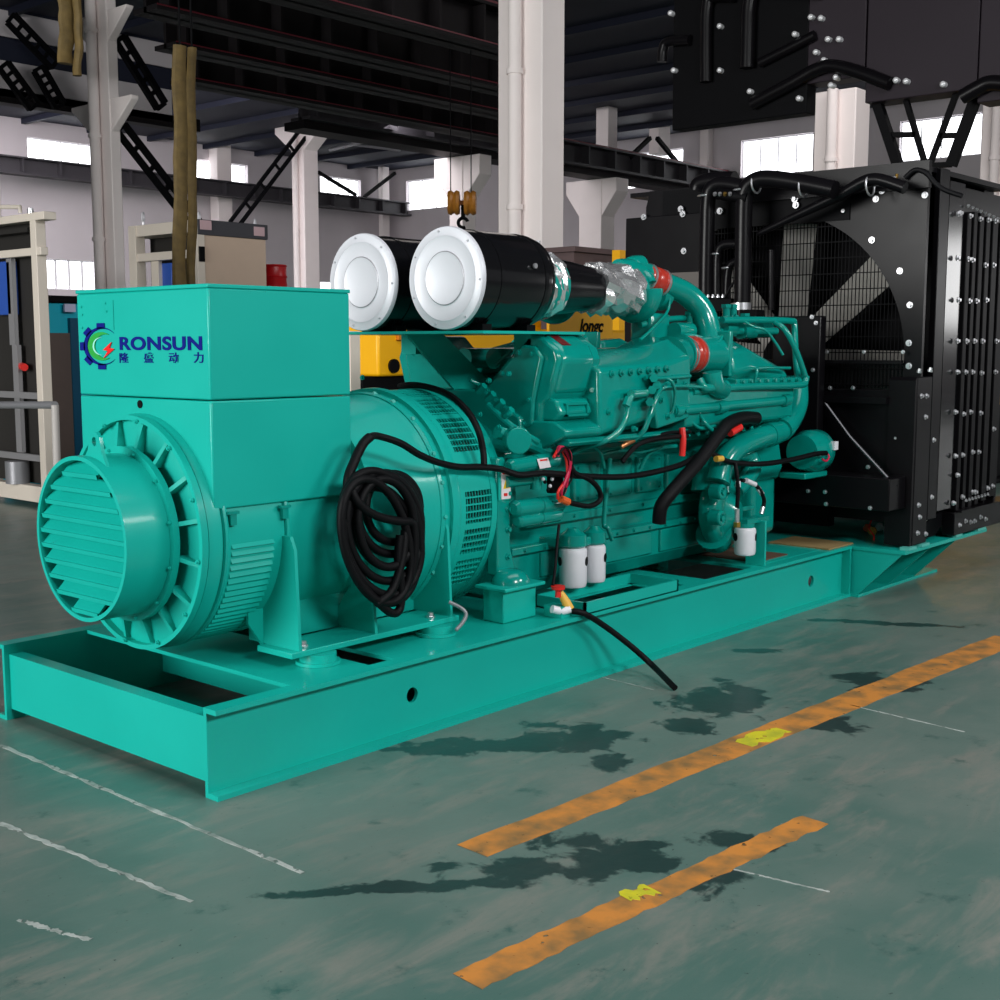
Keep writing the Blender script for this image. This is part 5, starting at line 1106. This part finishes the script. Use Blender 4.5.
a = at(372, 385, 'y', 2.75); tag(MB().lathe([(0, .12), (.25, .12), (.3, .06)], (a.x - .12, 2.75, 0.62), (0, 0, 1), 20).cyl((a.x - .12, 2.75, 0), (a.x - .12, 2.75, .62), .1, n=16).build('blue_pump', M('violet_blue', (.03, .02, .16), .4)), 'dark blue pump between the cream post and the yellow machine', 'pump')
a = at(356, 400, 'y', 2.6); tag(MB().box(a.x - .04, a.x + .04, 2.6, 2.68, 0, at(356, 331, 'y', 2.6).z).box(a.x - .08, a.x + .08, 2.56, 2.72, 0, .03).build('cream_post', CREAM), 'cream steel post just right of the terminal box, by the yellow machine', 'post')
# dark machine filling the gap behind
a = at(364, 330, 'y', 5.2); b = at(540, 330, 'y', 5.2)
tag(MB().box(a.x, b.x, 5.2, 5.9, 0, at(450, 334, 'y', 5.2).z).box(a.x + .2, a.x + .9, 5.15, 5.2, .3, .9).build('dark_machine', MATT), 'dark machine standing behind the yellow machine', 'machine')
a = at(574, 262, 'y', 5.0); b = at(640, 262, 'y', 5.0)
tag(MB().box(a.x, b.x, 5.0, 5.6, .0, at(600, 254, 'y', 5.0).z).box(a.x - .05, b.x + .05, 4.95, 5.65, at(600, 254, 'y', 5.0).z, at(600, 249, 'y', 5.0).z).build('brown_crate', M('crate_brown', (.11, .07, .07), .6, var=.2)), 'dark reddish brown crate behind the turbocharger', 'crate')
a = at(622, 262, 'y', 4.6); tag(MB().box(a.x - .04, a.x + .06, 4.6, 4.7, 0, at(622, 250, 'y', 4.6).z).build('yellow_post', YELL), 'thin yellow post standing behind the turbocharger', 'post')
a = at(996.5, 360, 'y', 1.6); T = thing('yellow_machine', 'yellow machine edge at the far right beyond the radiator', 'machine', (a.x + .6, 2.2, 0))
MB().box(a.x, a.x + 1.2, 1.6, 2.8, at(997, 405, 'y', 1.6).z, at(997, 316, 'y', 1.6).z).build('cover', YELL, T, .01)
zq, zr_ = at(997, 405, 'y', 1.6).z, at(997, 316, 'y', 1.6).z
MB().box(a.x + .25, a.x + 1.1, 1.7, 2.7, .06, zq).box(a.x + .15, a.x + 1.15, 1.65, 2.75, 0, .06).build('base', MATT, T, .01)
for k in range(2):
    d_ = MB().box(a.x + .08 + .54 * k, a.x + .58 + .54 * k, 1.585, 1.60, zq + .06, zr_ - .06).build('access_door', YELL, T, .008)
    MB().tube([(a.x + .50 + .2 * k, 1.585, (zq + zr_) / 2 - .06), (a.x + .50 + .2 * k, 1.55, (zq + zr_) / 2 - .05), (a.x + .50 + .2 * k, 1.55, (zq + zr_) / 2 + .05), (a.x + .50 + .2 * k, 1.585, (zq + zr_) / 2 + .06)], .012, 8, smooth=False).build('handle', MATT, d_)
for k, py in enumerate((508, 514)):
    a = at(985, py, 'z', .3); tag(MB().bar(at(984, py, 'y', 1.2), at(1010, py + 1.5, 'y', 1.2), .03, .03).build('steel_rod', STEEL), ('upper' if k == 0 else 'lower') + ' of two steel rods behind the radiator foot at right', 'rod')

# ------------------------------------------------------------------ overhead steelwork at the right
ox = 9.6
def ov(px0, px1, py1, t, mat, name, label):
    a = at(px0, py1, 'x', ox); b = at(px1, py1, 'x', ox)
    T = thing(name, label, 'bulkhead', (ox, (a.y + b.y) / 2, (a.z + b.z) / 2))
    MB().box(ox, ox + t, b.y, a.y, (a.z + b.z) / 2, ZC - .012).build('steel_sheet', mat, T, .01); return T
BK1 = ov(865, 976, 96, .3, PUR, 'steel_bulkhead', 'large dark purple-grey steel bulkhead hanging overhead at the top right')
BK4 = ov(807, 864, 80, .25, PUR, 'steel_bulkhead', 'narrow dark steel bulkhead hanging above the short white pillar at right')
BK2 = ov(977, 1060, 98, .3, PUR, 'steel_bulkhead', 'dark steel bulkhead hanging at the top right corner, beside the larger one')
BK3 = ov(672, 806, 122, .2, MATT, 'steel_bulkhead', 'black steel bulkhead hanging overhead between the white pillars, carrying upright pipes')
def op(pts, r, label, x=9.54, mat=BLACK):
    return tag(MB().tube([at(a, b, 'x', 9.602 - r) for a, b in pts], r, 18, 8).build('overhead_pipe', mat), label, 'pipe')
op([(747, 68), (748, 30), (749, 6), (754, -8), (775, -12), (820, -8)], .075, 'black overhead pipe, second from the left of the hanging upright pipes')
op([(706, 82), (706, 40), (707, 8), (712, -3), (735, -4)], .062, 'black overhead pipe, longest of the hanging upright pipes')
op([(662, 62), (663, 50), (668, 42), (690, 40)], .055, 'short black overhead pipe elbow left of the longest hanging pipe')
op([(752, 104), (790, 84), (815, 70), (832, 66), (858, 72), (890, 84)], .065, 'black slanting overhead pipe above the white pillar at right, lower one')
op([(760, 63), (790, 48), (815, 35)], .05, 'black slanting overhead pipe, upper shorter one')
op([(962, 97), (978, 88), (990, 83), (1010, 84)], .07, 'black slanting overhead pipe at the right edge')
for k, (a, b) in enumerate(((673, 14), (722, 27), (722, 71), (676, 71), (813, 18), (823, 19), (830, 40), (841, 40), (797, 35), (752, 92), (801, 99), (838, 78), (833, 86), (898, 81), (908, 82), (826, 61), (945, 85), (818, 53))):
    q = at(a, b, 'x', 9.6); T = BK1 if a > 865 else (BK4 if a > 806 else BK3)
    MB().cyl(q + V((.02, 0, 0)), q + V((-.05, 0, 0)), .028, n=12).ball(q + V((-.05, 0, 0)), .03, 12, 8).build('bolt', M('bolt_bright', (.8, .8, .82), .3, metal=.3), T)
for o in COL.objects:
    if o.type == 'MESH' and o.parent is None and 'kind' not in o and 'category' not in o: o['kind'] = 'structure'
